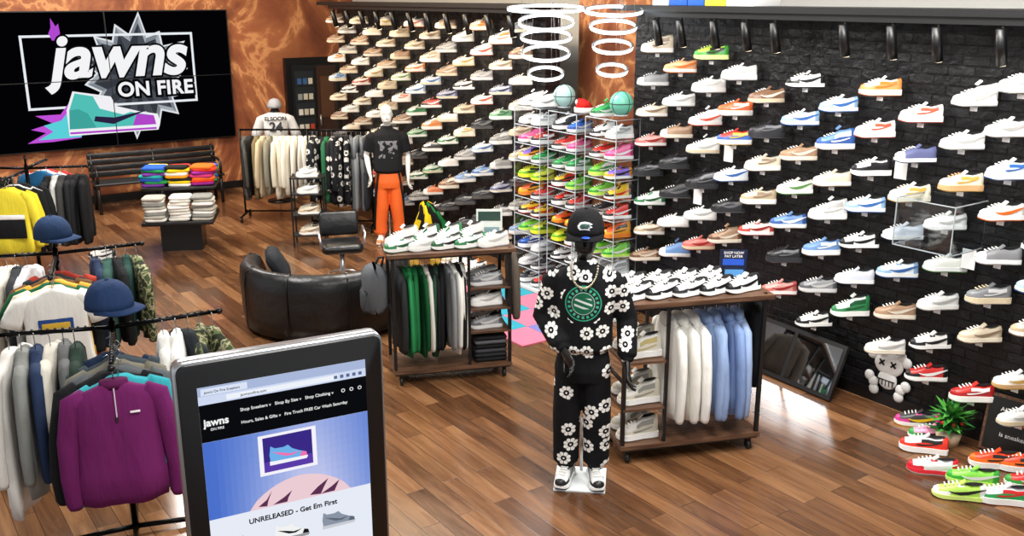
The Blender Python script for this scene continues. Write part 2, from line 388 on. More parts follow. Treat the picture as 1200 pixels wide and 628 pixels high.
def mk_brick(axis='Y'):
    m,nt,out=newmat('black_brick_panel_'+axis);p=pr(nt,out,.36,0,.4)
    tc=N(nt,'ShaderNodeTexCoord');sx=N(nt,'ShaderNodeSeparateXYZ');cb=N(nt,'ShaderNodeCombineXYZ');L_(nt,tc.outputs['Object'],sx.inputs[0])
    L_(nt,sx.outputs[1 if axis=='Y' else 0],cb.inputs[0]);L_(nt,sx.outputs[2],cb.inputs[1])
    br=N(nt,'ShaderNodeTexBrick');br.inputs['Scale'].default_value=1;br.inputs['Brick Width'].default_value=.2;br.inputs['Row Height'].default_value=.072
    br.inputs['Mortar Size'].default_value=.007;br.inputs['Mortar Smooth'].default_value=.4
    br.inputs['Color1'].default_value=(.004,.004,.005,1);br.inputs['Color2'].default_value=(.011,.011,.012,1);br.inputs['Mortar'].default_value=(.001,.001,.001,1)
    L_(nt,cb.outputs[0],br.inputs['Vector']);L_(nt,br.outputs['Color'],p.inputs['Base Color'])
    n=N(nt,'ShaderNodeTexNoise');n.inputs['Scale'].default_value=16;n.inputs['Detail'].default_value=4;L_(nt,cb.outputs[0],n.inputs['Vector'])
    h=math_(nt,'ADD',math_(nt,'MULTIPLY',br.outputs['Fac'],-1.0),math_(nt,'MULTIPLY',n.outputs['Fac'],.8))
    b=N(nt,'ShaderNodeBump');b.inputs['Strength'].default_value=1;b.inputs['Distance'].default_value=.02;L_(nt,h,b.inputs['Height']);L_(nt,b.outputs[0],p.inputs['Normal'])
    return m
def mk_flame():
    m,nt,out=newmat('flame_mural_wallpaper');p=pr(nt,out,.55,0,.3)
    tc=N(nt,'ShaderNodeTexCoord');n=N(nt,'ShaderNodeTexNoise');n.inputs['Scale'].default_value=1.0;n.inputs['Detail'].default_value=7;n.inputs['Distortion'].default_value=.9;n.inputs['Roughness'].default_value=.58
    mp=N(nt,'ShaderNodeMapping');mp.inputs['Rotation'].default_value=(0,.7,0);mp.inputs['Scale'].default_value=(1,1,.6);L_(nt,tc.outputs['Object'],mp.inputs[0]);L_(nt,mp.outputs[0],n.inputs['Vector'])
    r=N(nt,'ShaderNodeValToRGB');e=r.color_ramp.elements;e[0].position=.32;e[0].color=(.10,.028,.014,1);e[1].position=.72;e[1].color=(.20,.058,.024,1)
    for pos,c in ((.43,(.24,.072,.030,1)),(.485,(.36,.125,.048,1)),(.51,(.66,.30,.12,1)),(.535,(.38,.13,.05,1)),(.60,(.27,.082,.034,1))): e.new(pos).color=c
    L_(nt,n.outputs['Fac'],r.inputs[0]);L_(nt,r.outputs[0],p.inputs['Base Color']);return m
def plain(name,col,rough=.6):
    m,nt,out=newmat(name);p=pr(nt,out,rough);p.inputs['Base Color'].default_value=(*lin(col),1)
    n=bump(nt,p,60,.08,.003);return m
def slab(name,x0,x1,y0,y1,z0,z1,mat):
    mb=MB();box(mb,((x0+x1)/2,(y0+y1)/2,(z0+z1)/2),(x1-x0,y1-y0,z1-z0),'ffffff',0)
    return mb.obj(name,mats=[mat])
MF=mk_floor();MBR=mk_brick('Y');MFL=mk_flame();MLG=plain('painted_wall_light','c9c9c4');MCE=plain('ceiling_paint','d8d8d4');MBK=plain('black_trim','0c0c0d',.4)
slab('floor',-5,8.2,-3,16.2,-.1,0,MF)
slab('wall_back',-5,8.2,15.9,16.1,0,4.2,MFL)
slab('wall_right',7.8,8.0,-3,15.9,0,4.2,MLG)
slab('ceiling',-5,8.2,-3,16.2,4.2,4.3,MCE)
slab('wall_partition_near',6.53,6.73,-1.0,7.17,0,3.0,MBR)
slab('wall_partition_far',6.53,6.73,8.62,13.85,0,3.0,MBR)
slab('wall_recess',7.3,7.4,6.9,9.0,0,3.4,MFL)
slab('baseboard_back',-5,7.8,15.86,15.9,0,.12,MBK)
slab('baseboard_right_near',6.50,6.53,-1,7.17,0,.10,MBK)
slab('baseboard_right_far',6.50,6.53,8.62,13.85,0,.10,MBK)
slab('trim_1',6.22,6.75,-1,7.2,3.0,3.05,MBK)
slab('trim_2',6.22,6.75,8.6,13.9,3.0,3.05,MBK)

mb=MB()
box(mb,(6.95,15.80,1.06),(1.04,.1,2.12),'08080a',GLO)
box(mb,(6.95,15.74,1.03),(.84,.03,1.94),'15181b',GLO)
box(mb,(6.74,15.72,1.05),(.34,.02,1.7),'22282c',GLO)
for k in range(6):
    box(mb,(6.74,15.70,.36+.26*k),(.32,.02,.015),'6d6f70',MET)
    for j in range(3): box(mb,(6.64+.1*j,15.695,.43+.26*k),(.07,.02,.10),rnd.choice(['c9c3b0','8f948f','b8402c','3a5a8a','e0ddd0','505458']),GLO)
box(mb,(7.14,15.71,1.03),(.36,.03,1.9),'3a2418',GLO);box(mb,(7.14,15.69,1.45),(.24,.01,.7),'5a3a26',GLO)
cyl(mb,(6.99,15.67,.95),(6.99,15.67,1.15),.015,'bbbbbb',MET)
mb.obj('door_1')

# ---------------------------------------------------------------- video wall
mb=MB()
box(mb,(0,.04,0),(3.78,.08,2.04),'070708',GLO)
y=-.004
for i in(-1,1):
    for j in(-1,1):
        cx,cz=i*.94,j*.505
        poly(mb,[(cx-.93,y,cz-.498),(cx+.93,y,cz-.498),(cx+.93,y,cz+.498),(cx-.93,y,cz+.498)],'030305')
def scr(pts,c,d): poly(mb,[(p[0]-3.62,y-.001*d,p[1]-1.9) for p in pts],c)
X0,X1,Z0,Z1=2.42,4.92,1.5,2.58;b=.035
def burst(k,c,d):
    cx,cz=4.02,1.93;n=14
    R1=[.86,1.0,.82,1.0,.86,.9,.96]
    o=[]
    for i in range(n*2):
        a=2*pi*i/(n*2)+.11;r=(R1[(i//2)%7] if i%2==0 else .66)*k
        o.append((cx+r*.92*math.cos(a),cz+r*.98*math.sin(a)))
    for i in range(n*2):
        j=(i+1)%(n*2)
        cc=c if isinstance(c,str) else c[i%2]
        scr([(cx,cz),o[i],o[j]],cc,d)
burst(1.0,'dfe3e8',1);burst(.94,('7d848c','a4aab1'),2);burst(.82,('34383f','484d55'),3)
for q in ([(X0,Z0),(X1,Z0),(X1,Z0+b),(X0,Z0+b)],[(X0,Z1-b),(X1,Z1-b),(X1,Z1),(X0,Z1)],[(X0,Z0),(X0+b,Z0),(X0+b,Z1),(X0,Z1)],[(X1-b,Z0),(X1,Z0),(X1,Z1),(X1-b,Z1)]): scr(q,'e8edf2',4)
scr([(2.86,2.5),(2.82,2.6),(2.86,2.68),(2.87,2.82),(2.93,2.7),(2.97,2.74),(2.98,2.6),(2.94,2.5)],'b048d0',5)
sx,sz=2.95,1.1
def S(l): return [(sx+a*1.28,sz+b_*.62) for a,b_ in l]
scr([(2.35,1.02),(2.62,1.16),(2.42,1.22),(2.72,1.3),(2.5,1.42),(2.85,1.42),(3.0,1.6),(3.2,1.3),(3.1,1.05),(2.7,1.02)],'c050d8',5)
scr([(2.5,1.06),(2.72,1.17),(2.6,1.27),(2.85,1.33),(3.0,1.5),(3.2,1.2),(3.1,1.06)],'5ad0d8',6)
scr(S([(-.01,-.02),(1.02,-.02),(1.05,.15),(1.03,.38),(.8,.48),(.55,.64),(.5,.88),(.08,1.05),(-.01,.6)]),'f0f0f4',6.5)
scr(S([(0,.14),(1.0,.12),(.98,.35),(.75,.45),(.5,.62),(.42,.85),(.1,1.0),(.02,.6)]),'52bfb6',8)
scr(S([(0,.14),(.3,.14),(.22,.5),(.12,.62),(.02,.6)]),'3fa39b',8.5)
scr(S([(.72,.13),(1.0,.12),(.98,.35),(.78,.42)]),'b046c8',9)
scr(S([(.28,.3),(.5,.2),(.92,.5),(.52,.36),(.3,.42)]),'2a2140',10)
scr(S([(.42,.85),(.5,.62),(.72,.48),(.62,.42),(.36,.6),(.3,.9)]),'f0f0f4',10)
scr(S([(.0,.02),(1.0,.0),(1.0,.05),(.0,.07)]),'b046c8',9)
box(mb,(0,-.030,0),(.012,.004,2.02),'050506',GLO);box(mb,(0,-.030,0),(3.76,.004,.012),'050506',GLO)
vo=mb.obj('video_wall',loc=(3.62,15.8,1.9))
txt('logo_text_outline','jawns',.90,T(.14,-.019,.33)@TF,'08080a',vo,1.0,shear=.25,bold=.055,sp=.98)
txt('logo_text','jawns',.90,T(.14,-.023,.33)@TF,'f4f4f6',vo,1.0,shear=.25,bold=.026,sp=.98)
txt('logo_subtext_outline','ON FIRE',.30,T(.66,-.019,-.17)@TF,'08080a',vo,1.0,bold=.045,sp=1.05)
txt('logo_subtext','ON FIRE',.30,T(.66,-.023,-.17)@TF,'f4f4f6',vo,1.0,bold=.009,sp=1.05)

# ---------------------------------------------------------------- sneaker wall near
grid="""6.70,2.68,t 6.02,2.65,Y 6.39,2.52,o 6.74,2.38,k 6.03,2.37,w 5.69,2.50,w 6.39,2.22,w 6.74,2.09,t 6.05,2.08,p 5.71,2.20,O 5.38,2.34,n 5.00,2.49,b 4.67,2.33,u 4.32,2.48,o 3.97,2.32,p 3.59,2.47,w 5.02,2.19,u 5.35,2.05,D 5.70,1.95,m 6.06,1.83,w 6.74,1.81,r 6.40,1.93,n 6.76,1.52,D 6.41,1.64,D 6.72,1.24,G 6.38,1.37,D 6.05,1.51,D 5.71,1.63,u 5.37,1.77,t 5.01,1.91,n 4.67,2.04,U 4.33,2.17,p 3.98,2.03,N 3.64,2.17,w 3.34,2.29,w 3.29,2.01,u 4.33,1.88,b 4.67,1.75,t 5.02,1.63,g 5.39,1.48,t 5.72,1.35,D 6.05,1.22,w 6.39,1.09,w 6.71,.95,t 6.35,.81,U 6.76,.68,n 6.05,.94,r 5.74,1.07,n 5.39,1.21,r 5.06,1.34,U 4.68,1.48,w 4.35,1.60,u 3.99,1.74,y 3.61,1.88,y 3.30,1.73,o 3.69,1.59,w 4.01,1.45,N 4.37,1.31,b 4.71,1.18,U 5.07,1.04,D 3.28,1.43,k 3.65,1.29,g 4.02,1.16,u 4.38,1.02,N 4.71,.87,k 5.10,.75,r 3.31,1.14,k 3.67,1.00,w 4.00,.84,n 4.39,.75,G 4.72,.57,b 3.33,.85,t 3.69,.69,b 4.05,.54,w 3.69,.44,X 3.33,.40,R 3.04,.60,y 2.98,2.15,w 2.98,1.87,o 2.98,1.58,b 2.98,1.3,u 2.98,1.0,t 2.98,.35,w 2.95,2.42,o 3.28,2.58,w 2.62,2.3,w 2.62,2.0,u 2.62,1.7,t 2.62,1.4,r 2.62,1.1,w 2.62,.8,b 2.62,.5,w"""
PAL={'t':('d9cdb8','bfa98a','8f7860',W),'g':('e6e6dc','9fb585','5a8f4a',W),'o':(W,'e08a4c','e2701e',W),'k':('8d8f92','5d5f63','c9c9c9','d8d8d8'),'w':(W,'e4e4e0','b9b9b6',W),
'p':(W,'eedbd8','d8553c',W),'O':('dc6a38','f0e8e0',W,W),'n':('a58468','6e4a34','e5d9c8','e9e0d0'),'b':('e9e9e6','17181b','17181b',W),'u':('e6edf4','8fb0d0','3568b0',W),
'm':('d03a30','3b66b8','e8c030',W),'r':('ecdcd6','c0443c','a02420',W),'G':('dfe6df','2f7f4c','14522e',W),'U':('6a90c4','34599c',W,W),'N':('d3d8e2','2b3266','1a2048',W),'y':(W,'e8dcc0','c8a048','c9a070'),'R':('d8342c','a81c1c','f0f0f0',W),
'D':('2a2a2e','18181b','6a6c70','2c2c30'),'X':('c22a26','18181a','f0f0f0',W),'Y':('b6d850','3f9a3a','222222','d8e890')}
def vary(k,p=.3):
    c=PAL[k]
    if rnd.random()<p and k in 'tguwonkyNGpr':
        base=mixc(c[0],c[1],rnd.choice((.2,.4,.7)));c=(base,mixc(c[1],'ffffff',.2),c[2],rnd.choice((W,'e9e0cc','d8c8a8')))
    elif rnd.random()<.3: c=(c[0],c[0],c[2],c[3])
    return c,rnd.choice((0,0,0,1,1,2)),rnd.random()<.15
mb=MB()
for i,s in enumerate(grid.split()):
    a,b_,k=s.split(',');Y=float(a);Z=float(b_)
    Mx=T(6.37,Y,Z-.055)@Rz(142+rnd.uniform(-6,6))
    c,st,hi=vary(k)
    sneaker(mb,Mx,c,.295,high=hi,style=st)
    box(mb,(6.45,Y,Z-.060),(.15,.09,.006),'bfc4c6',ACR);box(mb,(6.523,Y,Z-.04),(.01,.09,.05),'2a2a2c',GLO)
    box(mb,(6.375,Y,Z-.078),(.004,.05,.03),'f2f2f2',GLO)
for yy,zz in ((5.78,1.80),(6.12,1.36),(4.10,1.90),(3.5,1.35)): box(mb,(6.40,yy,zz),(.006,.10,.14),'f4f4f2',GLO)
disp=mb.obj('sneaker_wall_display')
mb=MB()
for c,sz in (((6.3,3.69,1.42),(.40,.44,.01)),((6.3,3.69,1.76),(.40,.44,.01)),((6.10,3.69,1.59),(.008,.44,.34)),((6.3,3.47,1.59),(.40,.008,.34)),((6.3,3.91,1.59),(.40,.008,.34))): box(mb,c,sz,'ffffff',ACR)
for yy in(3.47,3.91):
    for zz in(1.42,1.76): box(mb,(6.3,yy,zz),(.40,.006,.007),'aeb4b8',GLO)
    box(mb,(6.10,yy,1.59),(.006,.006,.34),'aeb4b8',GLO)
for zz in(1.42,1.76): box(mb,(6.10,3.69,zz),(.006,.44,.007),'aeb4b8',GLO)
mb.obj('acrylic_case',parent=disp)
# ---------------------------------------------------------------- sneaker wall far
mb=MB();keys='tttnnoywkkrpbbNGDDuutgX'
for ci in range(13):
    Y=8.88+ci*.395
    for ri in range(10):
        Z=2.80-ri*.285-(.1425 if ci%2 else 0)
        if Z<.3: continue
        k=rnd.choice(keys)
        if Z>2.2: k=rnd.choice('ttnnoypwktk')
        if Z<1.2: k=rnd.choice('nGUbDNXkmUDgDOD')
        c,st,hi=vary(k,.5)
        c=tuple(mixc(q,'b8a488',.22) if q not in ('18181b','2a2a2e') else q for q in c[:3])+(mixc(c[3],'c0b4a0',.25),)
        sneaker(mb,T(6.38,Y,Z-.055)@Rz(153+rnd.uniform(-9,9)),c,.265,high=hi,style=st)
        box(mb,(6.46,Y,Z-.060),(.13,.07,.006),'33363a',GLO)
mb.obj('sneaker_wall_display.001')
for nm,ys in (('track_spotlight_rail',[1.6,2.0,2.4,2.9,3.4,3.85,4.2,4.6,5.25,5.55,5.9,6.3,6.6]),('track_spotlight_rail.001',[8.9+.45*i for i in range(11)])):
    mb=MB();box(mb,(6.27,(ys[0]+ys[-1])/2,2.975),(.05,ys[-1]-ys[0]+.3,.05),'101011',GLO)
    for yy in ys:
        cyl(mb,(6.27,yy,2.97),(6.27,yy,2.9),.012,'0a0a0a',GLO);cyl(mb,(6.24,yy,2.93),(6.30,yy,2.70),.032,'0c0c0d',GLO,None,.038,12)
        cyl(mb,(6.3005,yy,2.698),(6.301,yy,2.695),.03,(4,3.3,2.4),EMI,None,.03,12)
    mb.obj(nm)
mb=MB();yy=6.75
for i in range(16):
    w=rnd.uniform(.2,.34);c=['e8e8e8','2a5fb8','2a5fb8','f0d040','f2f2f2','e8702a','f0a030','d83830','222222'][i%9]
    rbox(mb,(6.5,yy-w/2,3.05+.065),(.34,w-.01,.13),c,GLO,None,.004);box(mb,(6.5,yy-w/2,3.18),(.35,w,.03),c,GLO);yy-=w
    if yy<5.6: break
mb.obj('shoe_boxes')

# ---------------------------------------------------------------- acrylic towers
vivid=[('2f9f52','1d6a36','e9e9e9',W),('d8e23a','6aa818','222222','e8e838'),('e85a20','e8a020','222222','e8802a'),('e03428','222222','f0f0f0',W),('f0c030','222222','d82a20',W),('f4f4f4','d0d0d0','999999',W),('2a2a2e','44444a','d0d0d0',W),('2f6fd0','1f3f90','f0f0f0',W),('f06aa0','c83a78','f0f0f0',W),('7cd040','30902c','f0f0f0','c8f060'),('8a6ad0','f0a030','222222',W),('f4f4f4','2a2a2e','2a2a2e',W)]
rows=[[5,6,3],[5,11,6],[5,5,7,11],[1,4,9],[2,2,4],[2,3,6],[1,9,4],[0,9,10],[5,8,3],[5,7,11],[0,9,5]]
for ti,yc in enumerate((8.30,7.70,7.10)):
    mb=MB();w,d,hh=.46,.30,2.0;dz=.196
    for z in [.04+dz*i for i in range(11)]:
        box(mb,(0,0,z),(d,w,.008),'ffffff',ACR)
        box(mb,(-d/2,0,z),(.004,w,.008),'c9d2d6',GLO)
        for s in(-1,1): box(mb,(0,s*w/2,z),(d,.004,.006),'a8b2b8',GLO)
    for s in(-1,1):
        box(mb,(0,s*w/2,hh/2),(d,.006,hh),'ffffff',ACR)
        box(mb,(-d/2,s*w/2,hh/2),(.006,.006,hh),'c4ced4',GLO);box(mb,(d/2,s*w/2,hh/2),(.006,.006,hh),'7a848a',GLO)
    box(mb,(-.01,0,.015),(d+.02,w+.01,.03),'e4e8ea',GLO)
    for i in range(10):
        for s in(-1,1):
            c=vivid[rnd.choice(rows[i])]
            sneaker(mb,T(-.01,s*.115,.046+dz*i)@Rz(160+rnd.uniform(-8,8)),c,.28,high=(rnd.random()<.5),style=rnd.choice((0,0,1)))
    for s in ((-1,1),(),(1,))[ti]: sneaker(mb,T(-.01,s*.115,.044+dz*10)@Rz(158),vivid[[5,9,0][ti]],.28,high=True)
    mb.obj('acrylic_sneaker_tower' if ti==0 else 'acrylic_sneaker_tower.%03d'%ti,loc=(6.20,yc,0))
for i,(yc,xx) in enumerate(((7.86,6.2),(6.98,6.2))):
    mb=MB();sph(mb,(0,0,.13),.115,'a8d0ca' if i==0 else '6ab8a0',GLO,None,20,12)
    for M in (I4,Rx(90),Ry(90),Ry(45)@Rx(90)): torus(mb,(0,0,0),.1145,.004,'10201c',GLO,T(0,0,.13)@M,30,5)
    torus(mb,(0,0,.02),.06,.008,'c0c8cc',GLO,None,20,6)
    mb.obj('basketball' if i==0 else 'basketball.001',loc=(xx,yc,2.016))
mb=MB();loft(mb,[ell(0,0,0,.1,.1,12),ell(0,0,.05,.1,.1,12)],'f4f4f4',FAB);loft(mb,[ell(0,0,.05,.092,.092,12),ell(0,.01,.10,.06,.06,12),ell(0,.05,.13,.03,.03,12),ell(0,.1,.10,.015,.015,12)],'c8201c',FAB);sph(mb,(0,.10,.09),.03,'f4f4f4',FAB)
mb.obj('santa_hat',loc=(6.2,7.54,2.010))
for i,(x,yv,rs) in enumerate(((5.95,7.85,[(.38,3.01,4),(.27,2.88,14),(.25,2.74,12),(.235,2.58,15),(.175,2.38,17)]),(6.0,6.9,[(.26,3.0,8),(.21,2.86,14),(.18,2.68,16),(.14,2.47,18)]))):
    mb=MB()
    for r,z,tl in rs:
        M=T(0,0,z)@Rz(-38)@Rx(tl)
        torus(mb,(0,0,0),r,.008,(5,5.4,5.8),EMI,M,48,6,.015)
        torus(mb,(0,0,.018),r,.012,'c8c8c8',MET,M,48,6,.005)
        for k in range(3):
            a=2*pi*k/3+r*5;p=M@Vector((r*math.cos(a),r*math.sin(a),0));cyl(mb,tuple(p),(r*.25*math.cos(a),r*.25*math.sin(a),4.15),.002,'bbbbbb',MET,None,None,4)
    cyl(mb,(0,0,4.13),(0,0,4.2),.14,'cccccc',MET,None,None,20)
    mb.obj('ring_chandelier' if i==0 else 'ring_chandelier.001',loc=(x,yv,0))

# ---------------------------------------------------------------- rug
mb=MB();cols=['d8708a','2f93a8','6f74b0']
for i in range(3):
    for j in range(5):
        box(mb,(5.10+i*.36,7.02+j*.42,.006),(.355,.415,.012),cols[(i*2+j)%3],FAB)
mb.obj('foam_tile_rug')

# ---------------------------------------------------------------- racks
def wheel(mb,x,y,M=None):
    cyl(mb,(x-.012,y,.035),(x+.012,y,.035),.035,'151516',GLO,M,None,14);box(mb,(x,y,.075),(.03,.03,.03),'333335',MET,M)
def table_rack(L=1.0,D=.45,Ht=1.14,xdiv=0,side='L'):
    mb=MB()
    box(mb,(0,0,.125),(L,D,.03),'4a2f20',WOOD);box(mb,(0,0,.105),(L*.98,D*.95,.02),'111111',GLO)
    for x in(-1,1):
        for y in(-1,1):
            wheel(mb,x*(L/2-.06),y*(D/2-.05))
            box(mb,(x*(L/2-.015),y*(D/2-.03),.13+(Ht-.13)/2),(.026,.026,Ht-.13),'101011',GLO)
        box(mb,(x*(L/2-.015),0,Ht-.06),(.026,D-.06,.026),'101011',GLO)
        box(mb,(x*(L/2-.015),0,.6),(.02,D-.06,.02),'101011',GLO)
    box(mb,(0,0,Ht-.015),(L+.06,D+.04,.03),'5a4030',WOOD)
    for y in(-1,1): box(mb,(0,y*(D/2-.03),Ht-.04),(L,.026,.026),'101011',GLO)
    x0,x1=(xdiv,L/2-.03) if side=='L' else (-L/2+.03,xdiv)
    cyl(mb,(x0,0,Ht-.09),(x1,0,Ht-.09),.014,'1a1a1b',MET)
    for y in (-1,1): box(mb,(xdiv,y*(D/2-.03),.13+(Ht-.13)/2),(.022,.022,Ht-.13),'101011',GLO)
    return mb
mb=table_rack(1.04,.45,1.17,-.2,'L')
for z in(.40,.74): box(mb,(-.36,0,z),(.30,.42,.018),'3b2a20',WOOD)
for z in(.14,.409,.749):
    sneaker(mb,T(-.36,-.10,z)@Rz(182),(('e9e7df','d8d2c0','9a9a92',W) if z<.7 else ('f0efec','e0dccf','c8b878',W)),.30,high=True,style=1)
    sneaker(mb,T(-.34,.08,z)@Rz(182),(('e9e7df','d8d2c0','9a9a92',W)),.30,high=True,style=1)
gc=['f1f0ea','ecebe4','f3f2ee','8ea6cf','93aad2','7f98c6','99afd4']
for i,c in enumerate(gc):
    garment(mb,T(-.11+i*.087,0,1.17-.19)@Rz(90+rnd.uniform(-12,12)),c,.70+rnd.uniform(-.02,.02),.60,.20,.034,hood=True)
for i in range(5):
    for j,yy in enumerate((-.11,.10)):
        c=[('f2f2f2','16171a','16171a',W),('f2f2f2','16171a','16171a',W),('e8e8e8','2a2b2f','16171a',W)][(i+j)%3]
        if i==4 and j==1: continue
        sneaker(mb,T(-.41+i*.195+.03*j,yy,1.17)@Rz(193+rnd.uniform(-4,4)),c,.28)
garment(mb,T(.56,.1,1.06)@Rz(80),'121316',.62,.5,.2,.06)
rk2=mb.obj('clothing_rack',loc=(4.67,4.53,0),rot=-21.7)
mb=MB();box(mb,(0,0,.12),(.19,.006,.22),'101a3c',GLO);box(mb,(0,0,.005),(.16,.08,.01),'222222',GLO);box(mb,(0,-.004,.14),(.15,.004,.045),'2456c8',GLO);box(mb,(0,-.004,.06),(.15,.004,.05),'5aa0e0',GLO)
o=mb.obj('pay_later_sign',loc=(5.10,4.50,1.171),rot=-38)
txt('sign_text','SHOP NOW\nPAY LATER',.026,T(0,-.006,.195)@TF,'ffffff',o)
mb=table_rack(1.0,.45,1.14,.14,'R')
gc=['2a2c2e','1f6a3c','2a8a50','1f6a3c','14522e','d8d6cc','1b1c1e','2a4a3a','17181a','8a8d90','f0efea','17181a','e8e6df']
for i,c in enumerate(gc): garment(mb,T(-.42+i*.045,0,.97)@Rz(90+rnd.uniform(-11,11)),c,.70+.04*math.sin(i*2),.56,.20,.024)
for z in(.42,.62,.80): box(mb,(.32,0,z),(.34,.42,.016),'3b2a20',WOOD)
for z in(.628,.808,.428):
    for k in range(2): sneaker(mb,T(.30,-.10+.17*k,z)@Rz(182),rnd.choice([PAL['b'],PAL['w'],PAL['k']]),.28)
for k in range(6): rbox(mb,(.33,-.02,.16+.038*k),(.28,.32,.036),['1a1b1d','26272a','3b3c40','141416','55565a','1c1c1e'][k],FAB,None,.02)
for i in range(5):
    for j,yy in enumerate((-.11,.10)):
        c=[('f0f0ee','2f7f4c','1d5a34',W),('e9e9e4','e9e9e4','c9c9c9',W),('f0f0ee','1d5a34','1a1a1c',W)][(i+j)%3]
        if i==4 and j==1: continue
        sneaker(mb,T(-.40+i*.19+.03*j,yy,1.14)@Rz(193+rnd.uniform(-4,4)),c,.28,high=(j==1))
rbox(mb,(-.62,-.05,.82),(.2,.3,.42),'55585c',FAB,None,.08,.09);rbox(mb,(-.70,-.08,.74),(.08,.22,.2),'3f4245',FAB,None,.04)
tube(mb,[(-.56,-.05,1.0),(-.54,-.05,1.08),(-.58,-.05,1.08),(-.62,-.05,1.0)],.012,'333333',FAB)
garment(mb,T(.56,.05,1.03)@Rz(85),'5a5148',.5,.42,.18,.04)
rk1=mb.obj('clothing_rack.001',loc=(4.04,6.66,0),rot=-21.7)
mb=MB();box(mb,(0,0,.13),(.22,.006,.24),'e8efe9',GLO);box(mb,(0,-.004,.19),(.19,.004,.08),'2e4a40',GLO);box(mb,(0,-.004,.07),(.17,.004,.05),'8aa8b0',GLO);box(mb,(0,0,.005),(.16,.08,.01),'222222',GLO)
mb.obj('price_sign',loc=(4.46,6.66,1.141),rot=-35)

def rail_rack(name,loc,rot,L,Ht,items):
    mb=MB()
    for x in(-L/2,L/2):
        cyl(mb,(x,0,.08),(x,0,Ht),.014,'141415',MET);cyl(mb,(x,-.25,.08),(x,.25,.08),.014,'141415',MET)
        for y in(-.23,.23): wheel(mb,x,y)
    cyl(mb,(-L/2,0,Ht),(L/2,0,Ht),.014,'141415',MET);cyl(mb,(-L/2,0,.12),(L/2,0,.12),.012,'141415',MET)
    n=len(items)
    for i,(c,mat,Lg,kind) in enumerate(items):
        x=-L/2+.06+(L-.12)*i/(n-1)
        M=T(x,0,Ht-.09)@Rz(90+rnd.uniform(-20,20))
        if kind=='p': pants(mb,M,c,Lg,mat)
        else: garment(mb,M,c,Lg*(1+rnd.uniform(-.05,.05)),.6,.23,.036,mat,hood=kind=='h')
    return mb.obj(name,loc=loc,rot=rot)
it=[(c,FAB,.85,'t') for c in ['55534e','2c2c2c','7a6a4c','c9b99a','8d8a7a','d8d0b8','e8e2d0','f0ece0','e8e4d8','efece4','d9d6cc','f4f2ea']]
rail_rack('clothing_rack.002',(5.20,13.15,0),-35,1.1,1.30,it)
it=[('f0f0ee',FLO,.85,'t')]*3+[('2b6a45',FAB,.85,'t')]+[('f0f0ee',FLO,.92,'t')]*4+[('6d7378',FAB,1.0,'p'),('9aa0a6',FAB,1.0,'p'),('7c8288',FAB,1.0,'p'),('4a4e54',FAB,1.0,'p')]
rail_rack('clothing_rack.003',(5.62,12.05,0),-35,.85,1.38,it)

mb=MB()
for x in(-.2,.2):
    for y in(-.14,.14): box(mb,(x,y,.46),(.02,.02,.92),'121213',GLO)
for z in(.15,.42,.69,.9): 
    box(mb,(0,0,z),(.42,.3,.015),'1b1b1c',GLO)
    for k in(-1,1): sneaker(mb,T(0,k*.07,z+.008)@Rz(185),rnd.choice([PAL['w'],PAL['b'],PAL['t'],PAL['n']]),.27)
mb.obj('shoe_rack',loc=(4.90,11.5,0),rot=-30)

# ---------------------------------------------------------------- 4-way racks (left)
def fourway(name,loc,rot,Ht,front,right,left,back=None,deco=None):
    mb=MB();cyl(mb,(0,0,.03),(0,0,Ht),.02,'141415',MET);
    for a in(0,90,180,270):
        M=Rz(a);cyl(mb,(0,0,.05),(0,-.42,.03),.016,'141415',MET,M);box(mb,(0,-.42,.02),(.04,.04,.04),'222222',GLO,M)
    def arm(a,z,ln,items,sp):
        M=Rz(a);cyl(mb,(0,0,z),(0,-ln,z),.013,'19191a',MET,M);sph(mb,(0,-ln,z),.02,'333333',MET,M,8,5)
        for i in range(12): sph(mb,(0,-.1-(ln-.12)*i/12,z+.014),.008,'555555',MET,M,6,4)
        for i,(c,mat,Lg,sl) in enumerate(items):
            first=(a==0 and i==0)
            garment(mb,M@T(0 if first else rnd.uniform(-.03,.03),-ln+.05+i*sp,z-.09)@Rz(0 if first else rnd.uniform(-12,12)),c,Lg*(1+rnd.uniform(-.05,.05)),sl,.225+rnd.uniform(-.012,.012),.036,mat)
    arm(0,Ht-.06,.62,front,.075);arm(98,Ht-.04,.6,right,.07);arm(-98,Ht-.04,.6,left,.07)
    if back: arm(180,Ht-.04,.55,back,.08)
    cyl(mb,(0,0,Ht),(0,0,Ht+.1),.012,'222222',MET)
    yf=-.635
    if deco=='zip':
        box(mb,(0,-.625,Ht-.25),(.006,.008,.16),'d8c8d8',GLO);box(mb,(0,-.625,Ht-.34),(.014,.008,.03),'222222',GLO)
        rbox(mb,(.09,-.63,Ht-.31),(.05,.010,.012),'e8e0e8',GLO,None,.003)
        loft(mb,[ell(0,-.57,Ht-.185,.075,.04,14),ell(0,-.57,Ht-.14,.07,.038,14)],'571848',FAB)
    elif deco=='tee':
        rbox(mb,(0,yf+.012,Ht-.40),(.22,.012,.10),'2a4a8a',FAB,None,.02);rbox(mb,(0,yf+.008,Ht-.40),(.18,.012,.05),'d8b040',FAB,None,.02)
    elif deco=='block':
        rbox(mb,(0,yf+.010,Ht-.55),(.34,.014,.20),'17181a',FAB,None,.01);rbox(mb,(0,yf+.006,Ht-.43),(.34,.014,.05),'f0f0ee',FAB,None,.01)
    return mb.obj(name,loc=loc,rot=rot)
F=FAB
fr=[('6b1f5c',F,.68,.6),('35a0ac',F,.72,.6),('1a1b1e',F,.68,.6),('5f6468',F,.66,.6),('7d7a6c',F,.66,.58),('3f4a52',F,.7,.6),('22304a',F,.68,.58)]
